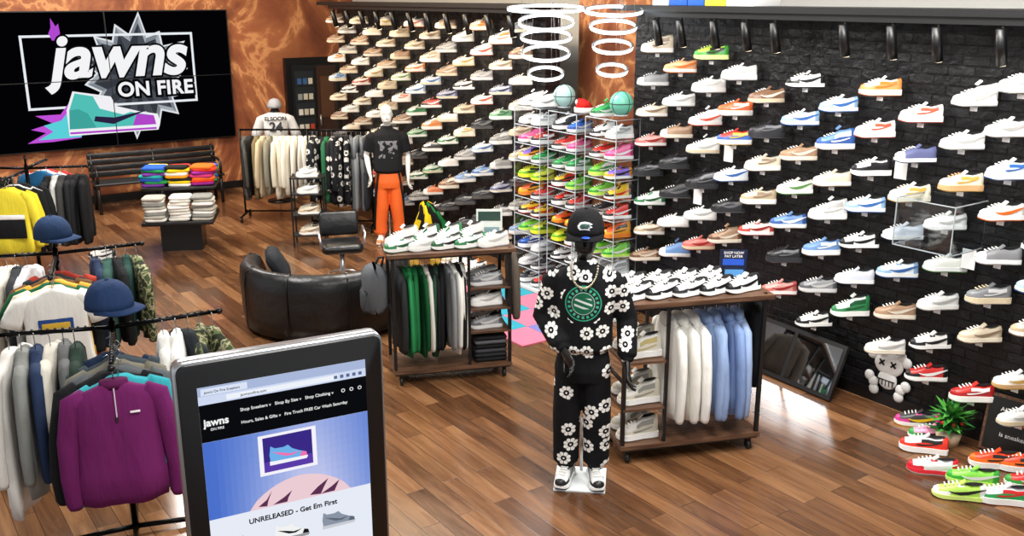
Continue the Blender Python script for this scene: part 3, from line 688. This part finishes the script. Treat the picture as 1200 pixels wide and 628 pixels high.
lf=[('e9e7e2',F,.9,.6),('8a8d8a',F,.85,.6),('2a3a5a',F,.7,.6),('d8d4c8',F,.8,.6),('6d6f70',F,.7,.6),('2c3e36',F,.7,.6)]
rt=[('3b4a30',CAMO,.6,.5),('3b4a30',CAMO,.6,.5),('20252a',F,.62,.5),('efeeea',F,.66,.5),('d8d8d4',F,.7,.55)]
fourway('clothing_rack_four_way',(1.13,5.55,0),-14,1.36,fr,rt,lf,None,'zip')
fr=[('f1f0ea',F,.66,0),('e4d9c0',F,.68,0),('1c5a3a',F,.66,0),('c99a3a',F,.66,0),('6a4a2c',F,.66,0),('20252a',F,.68,.5),('a83a2c',F,.66,0)]
fourway('clothing_rack_four_way.001',(1.2,7.5,0),-14,1.36,fr,[('3b4a30',CAMO,.6,.5),('1b3a34',F,.6,.5),('17181a',F,.6,.5),('2c4a44',F,.6,.5),('22304a',F,.64,.5)],[('f2f2f0',F,.8,.6),('8a8d90',F,.8,.6),('f2f2f0',F,.8,.6),('e9e4d4',F,.8,.6),('33363a',F,.75,.6),('d8d8d8',F,.7,.6)],None,'tee')
fr=[('e4d23a',F,.66,.5),('d9c832',F,.66,.5),('17181a',F,.7,.6),('e4e4e0',F,.7,.6),('17181a',F,.7,.5)]
fourway('clothing_rack_four_way.002',(1.62,11.2,0),-30,1.42,fr,[('17181a',F,.72,.6),('1b1c1f',F,.72,.6),('202124',F,.72,.6),('3a3a3a',F,.7,.6),('c8c8c4',F,.7,.6),('17181a',F,.72,.6)],[('7a3a86',F,.7,.6),('5a2a70',F,.7,.6),('e4d23a',F,.7,.6),('17181a',F,.7,.6)],
  [('c83a3a',F,.7,.5),('efefef',F,.7,.5),('2a6a9a',F,.7,.5)],'block')
for i,(x,y_,z,c) in enumerate(((1.13,5.55,1.462,'22375c'),(1.2,7.5,1.462,'1f3352'))):
    mb=MB();cap(mb,Rz(35),c,c,.125);mb.obj('baseball_cap' if i==0 else 'baseball_cap.001',loc=(x,y_,z-.02))
mb=MB()
for k in range(2): sneaker(mb,T(0,k*.12,0)@Rz(160),PAL['b'],.29)
mb.obj('sneaker_pair',loc=(2.5,12.3,0))

# ---------------------------------------------------------------- folded clothes table
mb=MB()
box(mb,(0,0,.18),(.5,.4,.36),'0e0e0f',GLO);rbox(mb,(0,-.05,.40),(.86,.75,.05),'141415',GLO,None,.01)
for x in(-.3,.3): box(mb,(x,.12,.60),(.03,.03,.40),'111111',GLO)
rbox(mb,(0,.14,.79),(.9,.55,.04),'151516',GLO,None,.01)
lowc=['f0efe8','dcdad0','b8b5a8','f4f3ee','8d8f8a','e8e4d8']
for s,x in enumerate((-.28,.02,.31)):
    for k in range(8): rbox(mb,(0,0,0),(.26,.28,.042),lowc[(k*2+s)%6],FAB,T(x+rnd.uniform(-.02,.02),-.27+rnd.uniform(-.02,.02),.445+.038*k)@Rz(rnd.uniform(-10,10)),.05)
upc=['7a3aa0','e83a2a','f0a020','2a9a50','e86a20','f4f4f0','2a5ab8','d03a7a','f0d020','30b0b0','9a2a90','202020']
for s,x in enumerate((-.3,0,.3)):
    for r_ in (0,1):
        for k in range(7-r_): rbox(mb,(0,0,0),(.29,.25,.042),upc[(k*3+s*5+r_*5)%12],FAB,T(x+rnd.uniform(-.03,.03),.02+.24*r_,.83+.035*k)@Rz(rnd.uniform(-16,16))@Rx(rnd.uniform(-4,4)),.05)
mb.obj('folded_clothes_table',loc=(3.52,12.35,0),rot=-25)

mb=MB();Lb=1.9
for k in range(5): rbox(mb,(0,-.2+.09*k,.44),(Lb,.082,.035),'141415',LEA,None,.01)
for k in range(4): rbox(mb,(0,.24+.02*k,.53+.09*k),(Lb,.03,.085),'161617',LEA,None,.008)
for x in(-Lb/2+.05,0,Lb/2-.05):
    for y_ in(-.2,.22): cyl(mb,(x,y_,0),(x,y_*.9,.44),.025,'0f0f10',GLO)
    tube(mb,[(x,.2,.42),(x,.26,.6),(x,.31,.86)],.02,'0f0f10',GLO);box(mb,(x,0,.41),(.04,.44,.04),'0f0f10',GLO)
for x in(-Lb/2+.05,Lb/2-.05): tube(mb,[(x,-.2,.44),(x,-.21,.64),(x,-.1,.67),(x,.26,.67)],.02,'0f0f10',GLO)
mb.obj('bench',loc=(4.0,15.1,0),rot=-4)

# ---------------------------------------------------------------- sofa
mb=MB()
prof=[(.80,.05),(.82,.2),(.83,.5),(.82,.60),(.78,.66),(.72,.67),(.66,.64),(.62,.56),(.60,.46),(.58,.43),(.40,.45),(.22,.44),(.18,.40),(.17,.2),(.18,.05)]
rings=[];A0,A1,n=140,340,40
for i in range(n+1):
    a=math.radians(A0+(A1-A0)*i/n);rings.append([(r*math.cos(a),r*math.sin(a),z) for r,z in prof])
loft(mb,rings,'111214',LEA)
for i in range(6):
    a=math.radians(A0+(A1-A0)*(i+.02)/5.04);tube(mb,[(r*math.cos(a),r*math.sin(a),z) for r,z in [(.832,.08),(.836,.5),(.82,.62),(.75,.675),(.66,.645),(.605,.5)]],.006,'060607',LEA,None,5)
for a in(150,200,250,300,335): cyl(mb,(.7*math.cos(math.radians(a)),.7*math.sin(math.radians(a)),0),(.7*math.cos(math.radians(a)),.7*math.sin(math.radians(a)),.06),.03,'222222',MET)
rbox(mb,(0,0,0),(.44,.34,.14),'26282c',FAB,T(-.42,.18,.6)@Rz(70)@Rx(60),.08,.065)
mb.obj('curved_sofa',loc=(3.80,8.60,0))
mb=MB();loft(mb,[ell(0,0,0,.20,.20,24),ell(0,0,.015,.20,.20,24),ell(0,0,.03,.05,.05,24)],'c8c8cc',MET);cyl(mb,(0,0,.02),(0,0,.52),.028,'d0d0d4',MET)
torus(mb,(0,0,.25),.15,.012,'cfcfd4',MET,None,28,6)
cyl(mb,(0,0,.25),(.15,0,.25),.01,'cccccc',MET)
rbox(mb,(0,0,.56),(.44,.42,.1),'101113',LEA,None,.06,.04)
rbox(mb,(0,0,0),(.42,.06,.26),'131416',LEA,T(0,.22,.76)@Rx(-10),.03,.03)
for s in(-1,1): tube(mb,[(s*.21,.2,.58),(s*.24,.1,.74),(s*.24,-.15,.72),(s*.22,-.18,.58)],.014,'c8c8cc',MET)
mb.obj('salon_chair',loc=(4.27,9.22,0),rot=-20)

# ---------------------------------------------------------------- mannequins
def body_part(name,build,mat,voxel,parent,smooth=4):
    mb=MB();build(mb);ob=mb.obj(name,mats=[mat]*10,parent=parent)
    r=ob.modifiers.new('remesh','REMESH');r.mode='VOXEL';r.voxel_size=voxel;r.use_smooth_shade=True
    s=ob.modifiers.new('smooth','SMOOTH');s.factor=.5;s.iterations=smooth
    return ob
def hand(mb,M,side=1):
    loft(mb,[ell(0,0,.03,.022,.028,10),ell(0,0,-.01,.022,.034,10),ell(0,0,-.05,.019,.042,10),ell(0,0,-.088,.015,.041,10)],'000000',0,M)
    for k,(yy,ln) in enumerate(((-.032,.072),(-.011,.082),(.011,.077),(.031,.06))):
        c=-side
        tube(mb,[(0,yy,-.075),(0,yy*1.08,-.095),(c*.012,yy*1.12,-.095-ln*.4),(c*.034,yy*1.1,-.095-ln*.72),(c*.055,yy*1.05,-.095-ln*.82)],[.0095,.0092,.0085,.0078,.006],'000000',0,M,8)
    tube(mb,[(0,-.028,-.02),(-side*.012,-.052,-.045),(-side*.022,-.064,-.075),(-side*.032,-.066,-.098)],[.013,.011,.0095,.007],'000000',0,M,8)
def mannequin(name,loc,rot,top,bottom,skin,arms,shoes,sleeve_to_wrist=True,fs=.10):
    root=bpy.data.objects.new(name,None);SC.collection.objects.link(root);root.location=loc;root.rotation_euler=(0,0,math.radians(rot))
    def tops(mb):
        loft(mb,[ell(0,0,.91,.150,.105,24,.9),ell(0,0,.945,.158,.115,24,.9),ell(0,-.005,.97,.190,.140,24,.9),ell(0,-.005,1.08,.186,.136,24,.9),ell(0,0,1.2,.187,.132,24,.85),ell(0,0,1.34,.200,.130,24,.85),ell(0,0,1.43,.195,.112,24,.9),ell(0,.005,1.475,.15,.09,24),ell(0,.005,1.505,.085,.075,24),ell(0,.0,1.54,.066,.066,24),ell(0,0,1.545,.05,.05,24)],'000000',0)
        for s,(el,wr) in arms.items():
            sh=Vector((s*.155,0,1.42));el=Vector(el);wr=Vector(wr)
            if sleeve_to_wrist:
                m1=sh.lerp(el,.5);m2=el.lerp(wr,.5)
                tube(mb,[sh,Vector((s*.20,0,1.385)),m1+Vector((s*.012,0,0)),el,m2,el.lerp(wr,.86),el.lerp(wr,.9),wr],[.068,.078,.076,.070,.066,.064,.042,.040],'000000',0,None,14)
            else:
                m1=sh.lerp(el,.75);tube(mb,[sh,Vector((s*.20,0,1.385)),m1],[.066,.076,.078],'000000',0,None,14)
    body_part('top_garment',tops,top,.010,root)
    def bots(mb):
        loft(mb,[ell(0,0,1.0,.140,.10,20,.9),ell(0,0,.92,.165,.115,20,.9),ell(0,0,.82,.185,.13,20,.85),ell(0,0,.74,.18,.12,20,.85)],'000000',0)
        for s in(-1,1):
            tube(mb,[(s*.085,0,.86),(s*.092,0,.72),(s*.100,-.012,.48),(s*fs,0,.28),(s*fs,.01,.15),(s*fs,.01,.13),(s*fs,.01,.10)],[(.09,.085),(.102,.094),(.094,.092),(.088,.088),(.088,.088),(.062,.062),(.054,.054)],'000000',0,None,16,True,(0,1,0))
    body_part('bottom_garment',bots,bottom,.010,root)
    def sk(mb):
        loft(mb,[ell(0,.012,1.49,.052,.055,16),ell(0,.005,1.55,.050,.052,16),ell(0,-.012,1.575,.045,.062,16),ell(0,-.018,1.60,.058,.080,16),ell(0,-.012,1.635,.068,.090,16),ell(0,-.004,1.68,.074,.094,16),ell(0,0,1.72,.076,.096,16),ell(0,.004,1.76,.070,.090,16),ell(0,.006,1.79,.048,.066,16),ell(0,.008,1.803,.015,.02,16)],'000000',0)
        tube(mb,[(0,-.088,1.695),(0,-.103,1.672),(0,-.118,1.650),(0,-.100,1.640)],[.010,.012,.015,.010],'000000',0)
        tube(mb,[(-.024,-.088,1.618),(0,-.100,1.619),(.024,-.088,1.618)],[.006,.009,.006],'000000',0)
        tube(mb,[(-.02,-.086,1.606),(0,-.097,1.606),(.02,-.086,1.606)],[.006,.009,.006],'000000',0)
        for s in(-1,1):
            tube(mb,[(s*.05,-.074,1.705),(s*.03,-.092,1.712),(s*.012,-.094,1.704)],[.006,.009,.006],'000000',0)
            sph(mb,(s*.03,-.082,1.69),(.015,.010,.008),'000000',0,None,10,6)
            sph(mb,(s*.075,.012,1.675),(.010,.020,.032),'000000',0,None,10,6)
        for s,(el,wr) in arms.items():
            el=Vector(el);wr=Vector(wr);d=(wr-el).normalized()
            if not sleeve_to_wrist:
                sh=Vector((s*.19,0,1.40));tube(mb,[sh,sh.lerp(el,.6),el,el.lerp(wr,.4),wr],[.048,.044,.037,.036,.024],'000000',0,None,12)
            q=(-d).to_track_quat('Z','Y').to_matrix().to_4x4()
            hand(mb,Matrix.Translation(wr+d*.02)@q,s)
    body_part('body',sk,skin,.0045,root,2)
    mb=MB()
    for s in(-1,1): sneaker(mb,T(s*fs,-.045,.012)@Rz(-90+s*12),shoes,.29)
    box(mb,(0,0,.006),(.34,.34,.010),'e8eef0',GLO);cyl(mb,(0,.12,.01),(0,.12,.4),.01,'cfcfcf',MET)
    mb.obj('shoes_and_base',parent=root)
    return root
M_BLKSKIN=plain('mannequin_black','0b0b0c',.35)
M_WHTSKIN=plain('mannequin_white','e8e6e0',.4)
arms={-1:((-.265,.03,1.15),(-.115,-.17,.985)),1:((.275,.05,1.14),(.285,-.10,.90))}
mq=mannequin('mannequin',(3.75,4.52,0),-42,M_FLOHOOD,M_FLOPANT,M_BLKSKIN,arms,('f0f0f0','17181a','17181a',W))
mb=MB();cap(mb,T(0,-.004,1.715)@Rx(4),'17181b','121315',.120)
R0=.120
def onhat(u,v,o=.004):
    a=u/R0;vv=v/.155
    rr=math.sqrt(max(.05,1-vv**2.2))
    return (R0*math.sin(a)*rr,-.004-(R0*1.12+o)*math.cos(a)*rr-.004,1.72+v)
wing=[(-.050,.062),(-.036,.084),(0,.090),(.034,.084),(.056,.074),(.036,.068),(.052,.056),(.026,.050),(.034,.038),(0,.042),(-.030,.038),(-.044,.048)]
vs=[onhat(u,v,.008) for u,v in wing]+[onhat(0,.064,.013)]
mb.add(vs,[(i,(i+1)%12,12) for i in range(12)],'d8dadc',GLO,None,False)
mb.add([onhat(u*.72+.002,(v-.064)*.6+.064,.013) for u,v in wing]+[onhat(0,.064,.018)],[(i,(i+1)%12,12) for i in range(12)],'26463f',GLO,None,False)
rbox(mb,(.01,-.19,1.724),(.05,.045,.006),'2a5ad8',GLO,None,.02)
for i in range(26):
    t=i/25;a=pi*(1.0+t)
    x=.085*math.cos(a);yv=-.075-.055*math.sin(pi*t);z=1.52-.13*math.sin(pi*t)
    sph(mb,(x,yv-.015,z),(.0075,.0075,.009),'cfc8b0',MET,None,6,4)
for i in range(14): sph(mb,(-.078,-.05-.004*i,1.66-.016*i),.0085,'e4e4e0',GLO,None,6,4)
mb.obj('cap_and_chain',parent=mq)
def mk_tee():
    m,nt,out=newmat('graphic_tee');p=pr(nt,out,.85,0,.2);tc=N(nt,'ShaderNodeTexCoord');sx=N(nt,'ShaderNodeSeparateXYZ');L_(nt,tc.outputs['Object'],sx.inputs[0])
    v=N(nt,'ShaderNodeTexNoise');v.inputs['Scale'].default_value=16;v.inputs['Detail'].default_value=2;L_(nt,tc.outputs['Object'],v.inputs['Vector'])
    a=math_(nt,'GREATER_THAN',v.outputs['Fac'],.52)
    dz=math_(nt,'ABSOLUTE',math_(nt,'SUBTRACT',sx.outputs[2],1.25));dx=math_(nt,'ABSOLUTE',sx.outputs[0])
    k=math_(nt,'MULTIPLY',math_(nt,'LESS_THAN',dz,.11),math_(nt,'MULTIPLY',math_(nt,'LESS_THAN',dx,.12),math_(nt,'LESS_THAN',sx.outputs[1],0)))
    mx=N(nt,'ShaderNodeMix',data_type='RGBA');mx.inputs[6].default_value=(.012,.012,.014,1);mx.inputs[7].default_value=(.2,.2,.22,1)
    L_(nt,math_(nt,'MULTIPLY',a,k),mx.inputs[0]);L_(nt,mx.outputs[2],p.inputs['Base Color']);return m
M_OR=plain('orange_track_pants','e8641e',.7)
arms2={-1:((-.27,.05,1.16),(-.24,-.12,.95)),1:((.26,.05,1.14),(.25,-.08,.90))}
m2=mannequin('mannequin.001',(5.80,11.0,0),-25,mk_tee(),M_OR,M_WHTSKIN,arms2,PAL['o'],False,.125)
mb=MB()
for s in(-1,1): loft(mb,[ell(s*.13,-.0,.95,.02,.122,10),ell(s*.175,-.01,.6,.02,.09,10),ell(s*.20,0,.2,.02,.07,10)],'17181a',FAB)
garment(mb,T(-.27,0,1.0)@Rz(80),'202226',.5,.4,.14,.03,hanger=False)
mb.obj('side_stripes_and_jacket',parent=m2)

mb=MB();rings=[ell(0,0,.9,.17,.12,20,.9),ell(0,0,1.1,.18,.125,20,.9),ell(0,0,1.3,.21,.12,20,.9),ell(0,0,1.37,.17,.09,20),ell(0,0,1.4,.08,.07,20),ell(0,0,1.46,.05,.05,20),ell(0,0,1.52,.05,.05,20)]
loft(mb,rings,['d8d8d6','d8d8d6','dededc','dededc','2a2a2c'],FAB)
for s in(-1,1): tube(mb,[(s*.15,0,1.32),(s*.22,0,1.28),(s*.29,0,1.1),(s*.305,-.01,1.0)],[.06,.075,.078,.08],'c8c8c8',FAB,None,12)
cap(mb,T(0,0,1.47)@Rz(170),'a8aaae','a8aaae',.11)
cyl(mb,(0,0,0),(0,0,.95),.018,'222222',MET);loft(mb,[ell(0,0,0,.2,.2,20),ell(0,0,.02,.2,.2,20)],'222222',MET)
jb=mb.obj('jersey_mannequin_bust',loc=(5.66,14.4,0),rot=-20)
txt('jersey_name','ELSOON',.085,T(0,-.135,1.31)@TF,'2a2f3a',jb,bold=.003);txt('jersey_number','24',.2,T(0,-.14,1.18)@TF,'2a2f3a',jb,bold=.006)

mb=MB();rings=[]
for z,r in((.02,.36),(.2,.30),(.4,.23),(.52,.16),(.60,.11),(.63,.04)):
    rings.append([((r+.06*r/.42*math.sin(7*2*pi*k/54))*math.cos(2*pi*k/54)*.7+.05*math.sin(z*7),(r+.06*r/.42*math.sin(7*2*pi*k/54))*math.sin(2*pi*k/54)+.08*math.sin(z*9),z+.02*math.sin(k)) for k in range(54)])
vs=[p for r in rings for p in r];fs=[];cs=[]
for i in range(5):
    for j in range(54):
        fs.append((i*54+j,i*54+(j+1)%54,(i+1)*54+(j+1)%54,(i+1)*54+j));cs.append(['141414','e8c81e','141414','1f7a3c','141414','e8c81e'][((j+i*2)//5)%6])
mb.add(vs,fs,cs,FAB);mb.obj('draped_flag',loc=(6.02,10.40,0))
mb=MB()
for i in range(4): sneaker(mb,T(0,i*.16,0)@Rz(165),[PAL['w'],PAL['o'],PAL['b'],PAL['t']][i],.3)
mb.obj('sneaker_row',loc=(5.95,9.2,0))

# ---------------------------------------------------------------- kiosk
kl=(1.12,2.928,0);krot=-7.8
mb=MB();w=.708;t=.06
rings=[]
for yy,ins in((0,.006),(.004,0),(t-.004,0),(t,.006)):
    rings.append([(p[0],yy,1.18+p[1]) for p in rrect(w/2-ins,.82-ins,0,.035,4)])
loft(mb,rings,'b9bcc0',MET)
rings=[[(p[0],yy,1.18+p[1]) for p in rrect(w/2-.008-ins,.812-ins,0,.03,4)] for yy,ins in((-.008,.004),(-.004,0),(.01,0))]
loft(mb,rings,'0a0a0b',GLO)
box(mb,(0,.05,.2),(.4,.05,.4),'1a1a1b',GLO);rbox(mb,(0,.03,.02),(.75,.5,.04),'1a1a1b',GLO,None,.03,.015)
x0,x1,zt=-.285,.285,1.91
def scr(a,b_,c,d,col,lv=0): poly(mb,[(a,-.0095-.0006*lv,c),(b_,-.0095-.0006*lv,c),(b_,-.0095-.0006*lv,d),(a,-.0095-.0006*lv,d)],col)
scr(x0,x1,.55,zt,'e6ebf6')
scr(x0,x1,zt-.032,zt,'a9b8da',1);scr(x0+.01,x0+.16,zt-.03,zt-.006,'dbe4f6',2);scr(x0,x1,zt-.062,zt-.032,'cfdaf2',1);scr(x0+.09,x1-.1,zt-.056,zt-.038,'eef2fa',2)
scr(x0,x1,1.715,zt-.062,'0b0c10',1)
gx,gz=28,10
for i in range(gx):
    for j in range(gz):
        u=(i+.5)/gx;v=(j+.5)/gz
        k=max(0,min(1,1.15-abs(u-.62)*2.0))*(1-.35*v)
        cc=mixc('4a70cc','c9cdf0',k)
        scr(x0+.57*i/gx,x0+.57*(i+1)/gx,1.43+.285*j/gz,1.43+.285*(j+1)/gz,cc,2)
arc=[(-.15+.36*t_/14,-.0118,1.43+.095*math.sin(pi*t_/14)**.7) for t_ in range(15)]
poly(mb,arc,'ecccd4')
scr(-.105,.095,1.55,1.70,'f4f2fa',4);scr(-.09,.08,1.562,1.69,'3a2a86',5);scr(-.09,.08,1.562,1.60,'5a3ca8',6)
def sneakpic(cx,cz,k,cu,cm,cs,y0=-.0134):
    P=lambda l:[(cx+a*k,y0,cz+b*k) for a,b in l]
    poly(mb,P([(-.5,.0),(.48,.0),(.52,.06),(.5,.1),(-.5,.12)]),cs)
    y1=y0-.0004
    P=lambda l:[(cx+a*k,y1,cz+b*k) for a,b in l]
    poly(mb,P([(-.48,.11),(.5,.09),(.48,.2),(.3,.27),(.1,.38),(.0,.5),(-.12,.46),(-.35,.47),(-.46,.55),(-.5,.3)]),cu)
    y2=y0-.0008
    P=lambda l:[(cx+a*k,y2,cz+b*k) for a,b in l]
    poly(mb,P([(-.44,.38),(-.1,.2),(.1,.18),(.3,.27),(.05,.24),(-.2,.32)]),cm)
    poly(mb,P([(.3,.1),(.5,.09),(.48,.2),(.36,.24)]),cm)
sneakpic(-.005,1.585,.13,'6fb0e8','f070b0','f4f4fa')
for q in ([(-.12,1.44),(-.09,1.46),(-.07,1.49),(-.085,1.455),(-.09,1.435)],[(-.07,1.435),(-.03,1.455),(.0,1.475),(-.015,1.45),(-.02,1.435)],[(.06,1.44),(.09,1.465),(.13,1.49),(.11,1.455),(.1,1.435)],[(.1,1.435),(.14,1.455),(.17,1.475),(.155,1.445),(.15,1.435)]): poly(mb,[(a,-.0128,c) for a,c in q],'5a3050')
sneakpic(-.18,1.285,.12,'d83a3a','222222','f0f0f0',-.0105);sneakpic(-.01,1.285,.12,'f2f2f2','16161a','9a9aa0',-.0105);sneakpic(.16,1.29,.12,'8a94a4','5c6674','c8ccd4',-.0105)
for i in range(5): scr(.17+.022*i,.182+.022*i,zt-.053,zt-.041,'5a6a90',3)
for xx in(.20,.23,.26):
    poly(mb,[(xx+.007*math.cos(2*pi*k/12),-.0125,1.81+.007*math.sin(2*pi*k/12)) for k in range(12)],'f2f2f2')
    poly(mb,[(xx+.0045*math.cos(2*pi*k/12),-.0129,1.81+.0045*math.sin(2*pi*k/12)) for k in range(12)],'0b0c10')
ko=mb.obj('touchscreen_kiosk',loc=kl,rot=krot)
def kt(s,size,x,z,col,al='LEFT',b=0): txt('screen_text',s,size,T(x,-.0150,z)@TF,col,ko,1.0,al,bold=b)
kt('jawns',.036,-.275,1.785,'f2f2f2','LEFT',.001);kt('ON FIRE',.012,-.255,1.76,'f2f2f2')
kt('Shop Sneakers v   Shop By Size v   Shop Clothing v',.0155,-.155,1.81,'f2f2f2')
kt('Hours, Sales & Gifts v   Fire Truck FREE Car Wash Saturday',.0150,-.155,1.765,'f2f2f2')
kt('jawnsonfire.com',.013,-.15,zt-.047,'333a50');kt('Jawns On Fire Sneakers',.012,-.265,zt-.018,'333a50')
kt('UNRELEASED - Get Em First',.026,-.0,1.392,'14151a','CENTER',.0006)

# ---------------------------------------------------------------- floor mirror, figure, floor display, plant
mb=MB()
M=T(6.22,4.88,0)@Rz(-3)@Ry(22)
box(mb,(0,0,.24),(.03,1.02,.46),'0c0c0d',GLO,M);box(mb,(-.017,-.25,.24),(.004,.46,.39),'b9bec4',MIR,M);box(mb,(-.017,.25,.24),(.004,.46,.39),'b9bec4',MIR,M)
mb.obj('floor_mirror')
mb=MB()
def rd(pts,r,col): 
    for p in pts: sph(mb,(0,p[0],p[1]),(.02,r,r),col,GLO,None,12,6)
sph(mb,(0,0,.1),(.022,.13,.1),'dcdcda',GLO);sph(mb,(0,0,-.03),(.022,.085,.08),'dcdcda',GLO)
rd([(-.15,.15),(-.1,.19),(.15,.15),(.1,.19)],.045,'dcdcda');rd([(-.12,-.08),(-.16,-.04),(-.11,-.14),(.12,-.08),(.16,-.04),(.11,-.14)],.045,'dcdcda')
for s in(-1,1):
    for a in(45,-45): box(mb,(-.022,0,0),(.006,.06,.014),'111111',GLO,T(0,s*.05,.11)@Rx(a))
for k in range(-2,3): box(mb,(-.022,k*.03,-.05),(.006,.006,.05),'111111',GLO)
box(mb,(-.022,0,-.03),(.006,.15,.008),'111111',GLO)
mb.obj('cartoon_skull_figure',loc=(6.50,4.08,.25))
fd=[('3a3a3c','c83a8a','e8c020',W),('f2a0c0','3aa050','222222',W),('f0f0f0','e83a2a','222222',W),('e8441c','f07020','222222','f2f2f2'),('f4f4f4','d02030','f0f0f0','e83040'),('8adc50','3aa838','f0f0f0','c8f070'),('f0f0f0','2a9a50','d02828',W),('d82a24','3a9a40','f0f0f0',W),('b8e860','f0f0f0','222222','d8f080'),('e8441c','f07020','222222','f2f2f2')]
pos=[(6.38,3.72,128),(6.25,3.52,130),(6.02,3.44,125),(6.20,3.02,130),(5.78,3.22,128),(5.86,2.98,125),(5.78,2.72,130),(6.12,2.72,125),(5.60,2.92,130),(6.30,2.88,125)]
mb=MB()
for c,(x,yv,a) in zip(fd,pos): sneaker(mb,T(x,yv,0)@Rz(a),c,.32,style=rnd.choice((0,1)))
mb.obj('floor_sneaker_display')
mb=MB();loft(mb,[ell(0,0,0,.07,.07,14),ell(0,0,.1,.09,.09,14)],'c8b898',GLO)
for i in range(140):
    a=rnd.uniform(0,2*pi);l=rnd.uniform(.07,.2);zz=rnd.uniform(.08,.24)
    M=T(0,0,zz)@Rz(math.degrees(a))@Ry(rnd.uniform(-60,10))
    mb.add([(.02,0,0),(l*.5,.022,.01),(l,0,.0),(l*.5,-.022,.01)],[(0,1,2,3)],rnd.choice(['2f7a30','4a9a3a','5aa84a','256a2c']),FAB,M)
for i in range(6): sph(mb,(.08*math.cos(i),.08*math.sin(i),.19),.016,'c82a24',GLO,None,6,5)
mb.obj('potted_plant',loc=(6.26,3.40,0))
mb=MB();box(mb,(0,0,.22),(.02,.44,.42),'5a3a22',WOOD,Ry(10));box(mb,(-.012,0,.22),(.006,.40,.38),'101211',GLO,Ry(10))
bo=mb.obj('chalkboard_sign',loc=(6.42,3.02,0),rot=8)
for i,(s,c,z) in enumerate((('All I want for','e8e8e8',.33),('CHRISTMAS','f08a30',.24),('is sneakers','e8e8e8',.15))): txt('chalk_text',s,.045,Ry(10)@T(-.018,0,z)@Rz(-90)@TF,c,bo)
# ---------------------------------------------------------------- lights
def area(name,loc,tgt,sx,sy,pw,col):
    l=bpy.data.lights.new(name,'AREA');l.shape='RECTANGLE';l.size=sx;l.size_y=sy;l.energy=pw;l.color=col
    o=bpy.data.objects.new(name,l);SC.collection.objects.link(o);o.location=loc
    d=Vector(tgt)-Vector(loc);o.rotation_euler=d.to_track_quat('-Z','Y').to_euler()
    return o
for i,(x,yv) in enumerate(((1.5,2.5),(4.6,3.2),(1.5,8),(4.6,8.2),(3.2,13))):
    area('ceiling_light_panel_%d'%i,(x,yv,4.12),(x,yv,0),1.3,1.3,[160,165,185,190,195][i],(1,.975,.93))
def strip(name,y0,y1,pw,col):
    l=area(name,(5.35,(y0+y1)/2,3.7),(6.55,(y0+y1)/2,1.35),.2,y1-y0,pw,col)
    d=(Vector((6.55,0,1.35))-Vector((5.35,0,3.7))).normalized();yv=Vector((0,1,0));z=-d;x=yv.cross(z).normalized()
    l.rotation_euler=Matrix((x,yv,z)).transposed().to_euler()
strip('wall_wash_near',1.5,7,90,(1,.97,.93));strip('wall_wash_far',8.8,13.7,85,(1,.76,.48))
area('back_wall_fill',(3.5,13.8,4.0),(3.5,15.9,1.8),4,.3,65,(1,.85,.68))  # added fill lamp that brightens the mural wall, no fixture behind it
wd=bpy.data.worlds.new('World');SC.world=wd;wd.use_nodes=True;wd.node_tree.nodes['Background'].inputs[0].default_value=(.9,.95,1,1);wd.node_tree.nodes['Background'].inputs[1].default_value=.75
# ---------------------------------------------------------------- camera
cd=bpy.data.cameras.new('camera');cd.sensor_width=36;cd.lens=33.9;cd.clip_end=100
co=bpy.data.objects.new('camera',cd);SC.collection.objects.link(co);co.location=(0,0,H);co.rotation_euler=(math.radians(90-15.764),0,math.radians(-35.191))
SC.camera=co
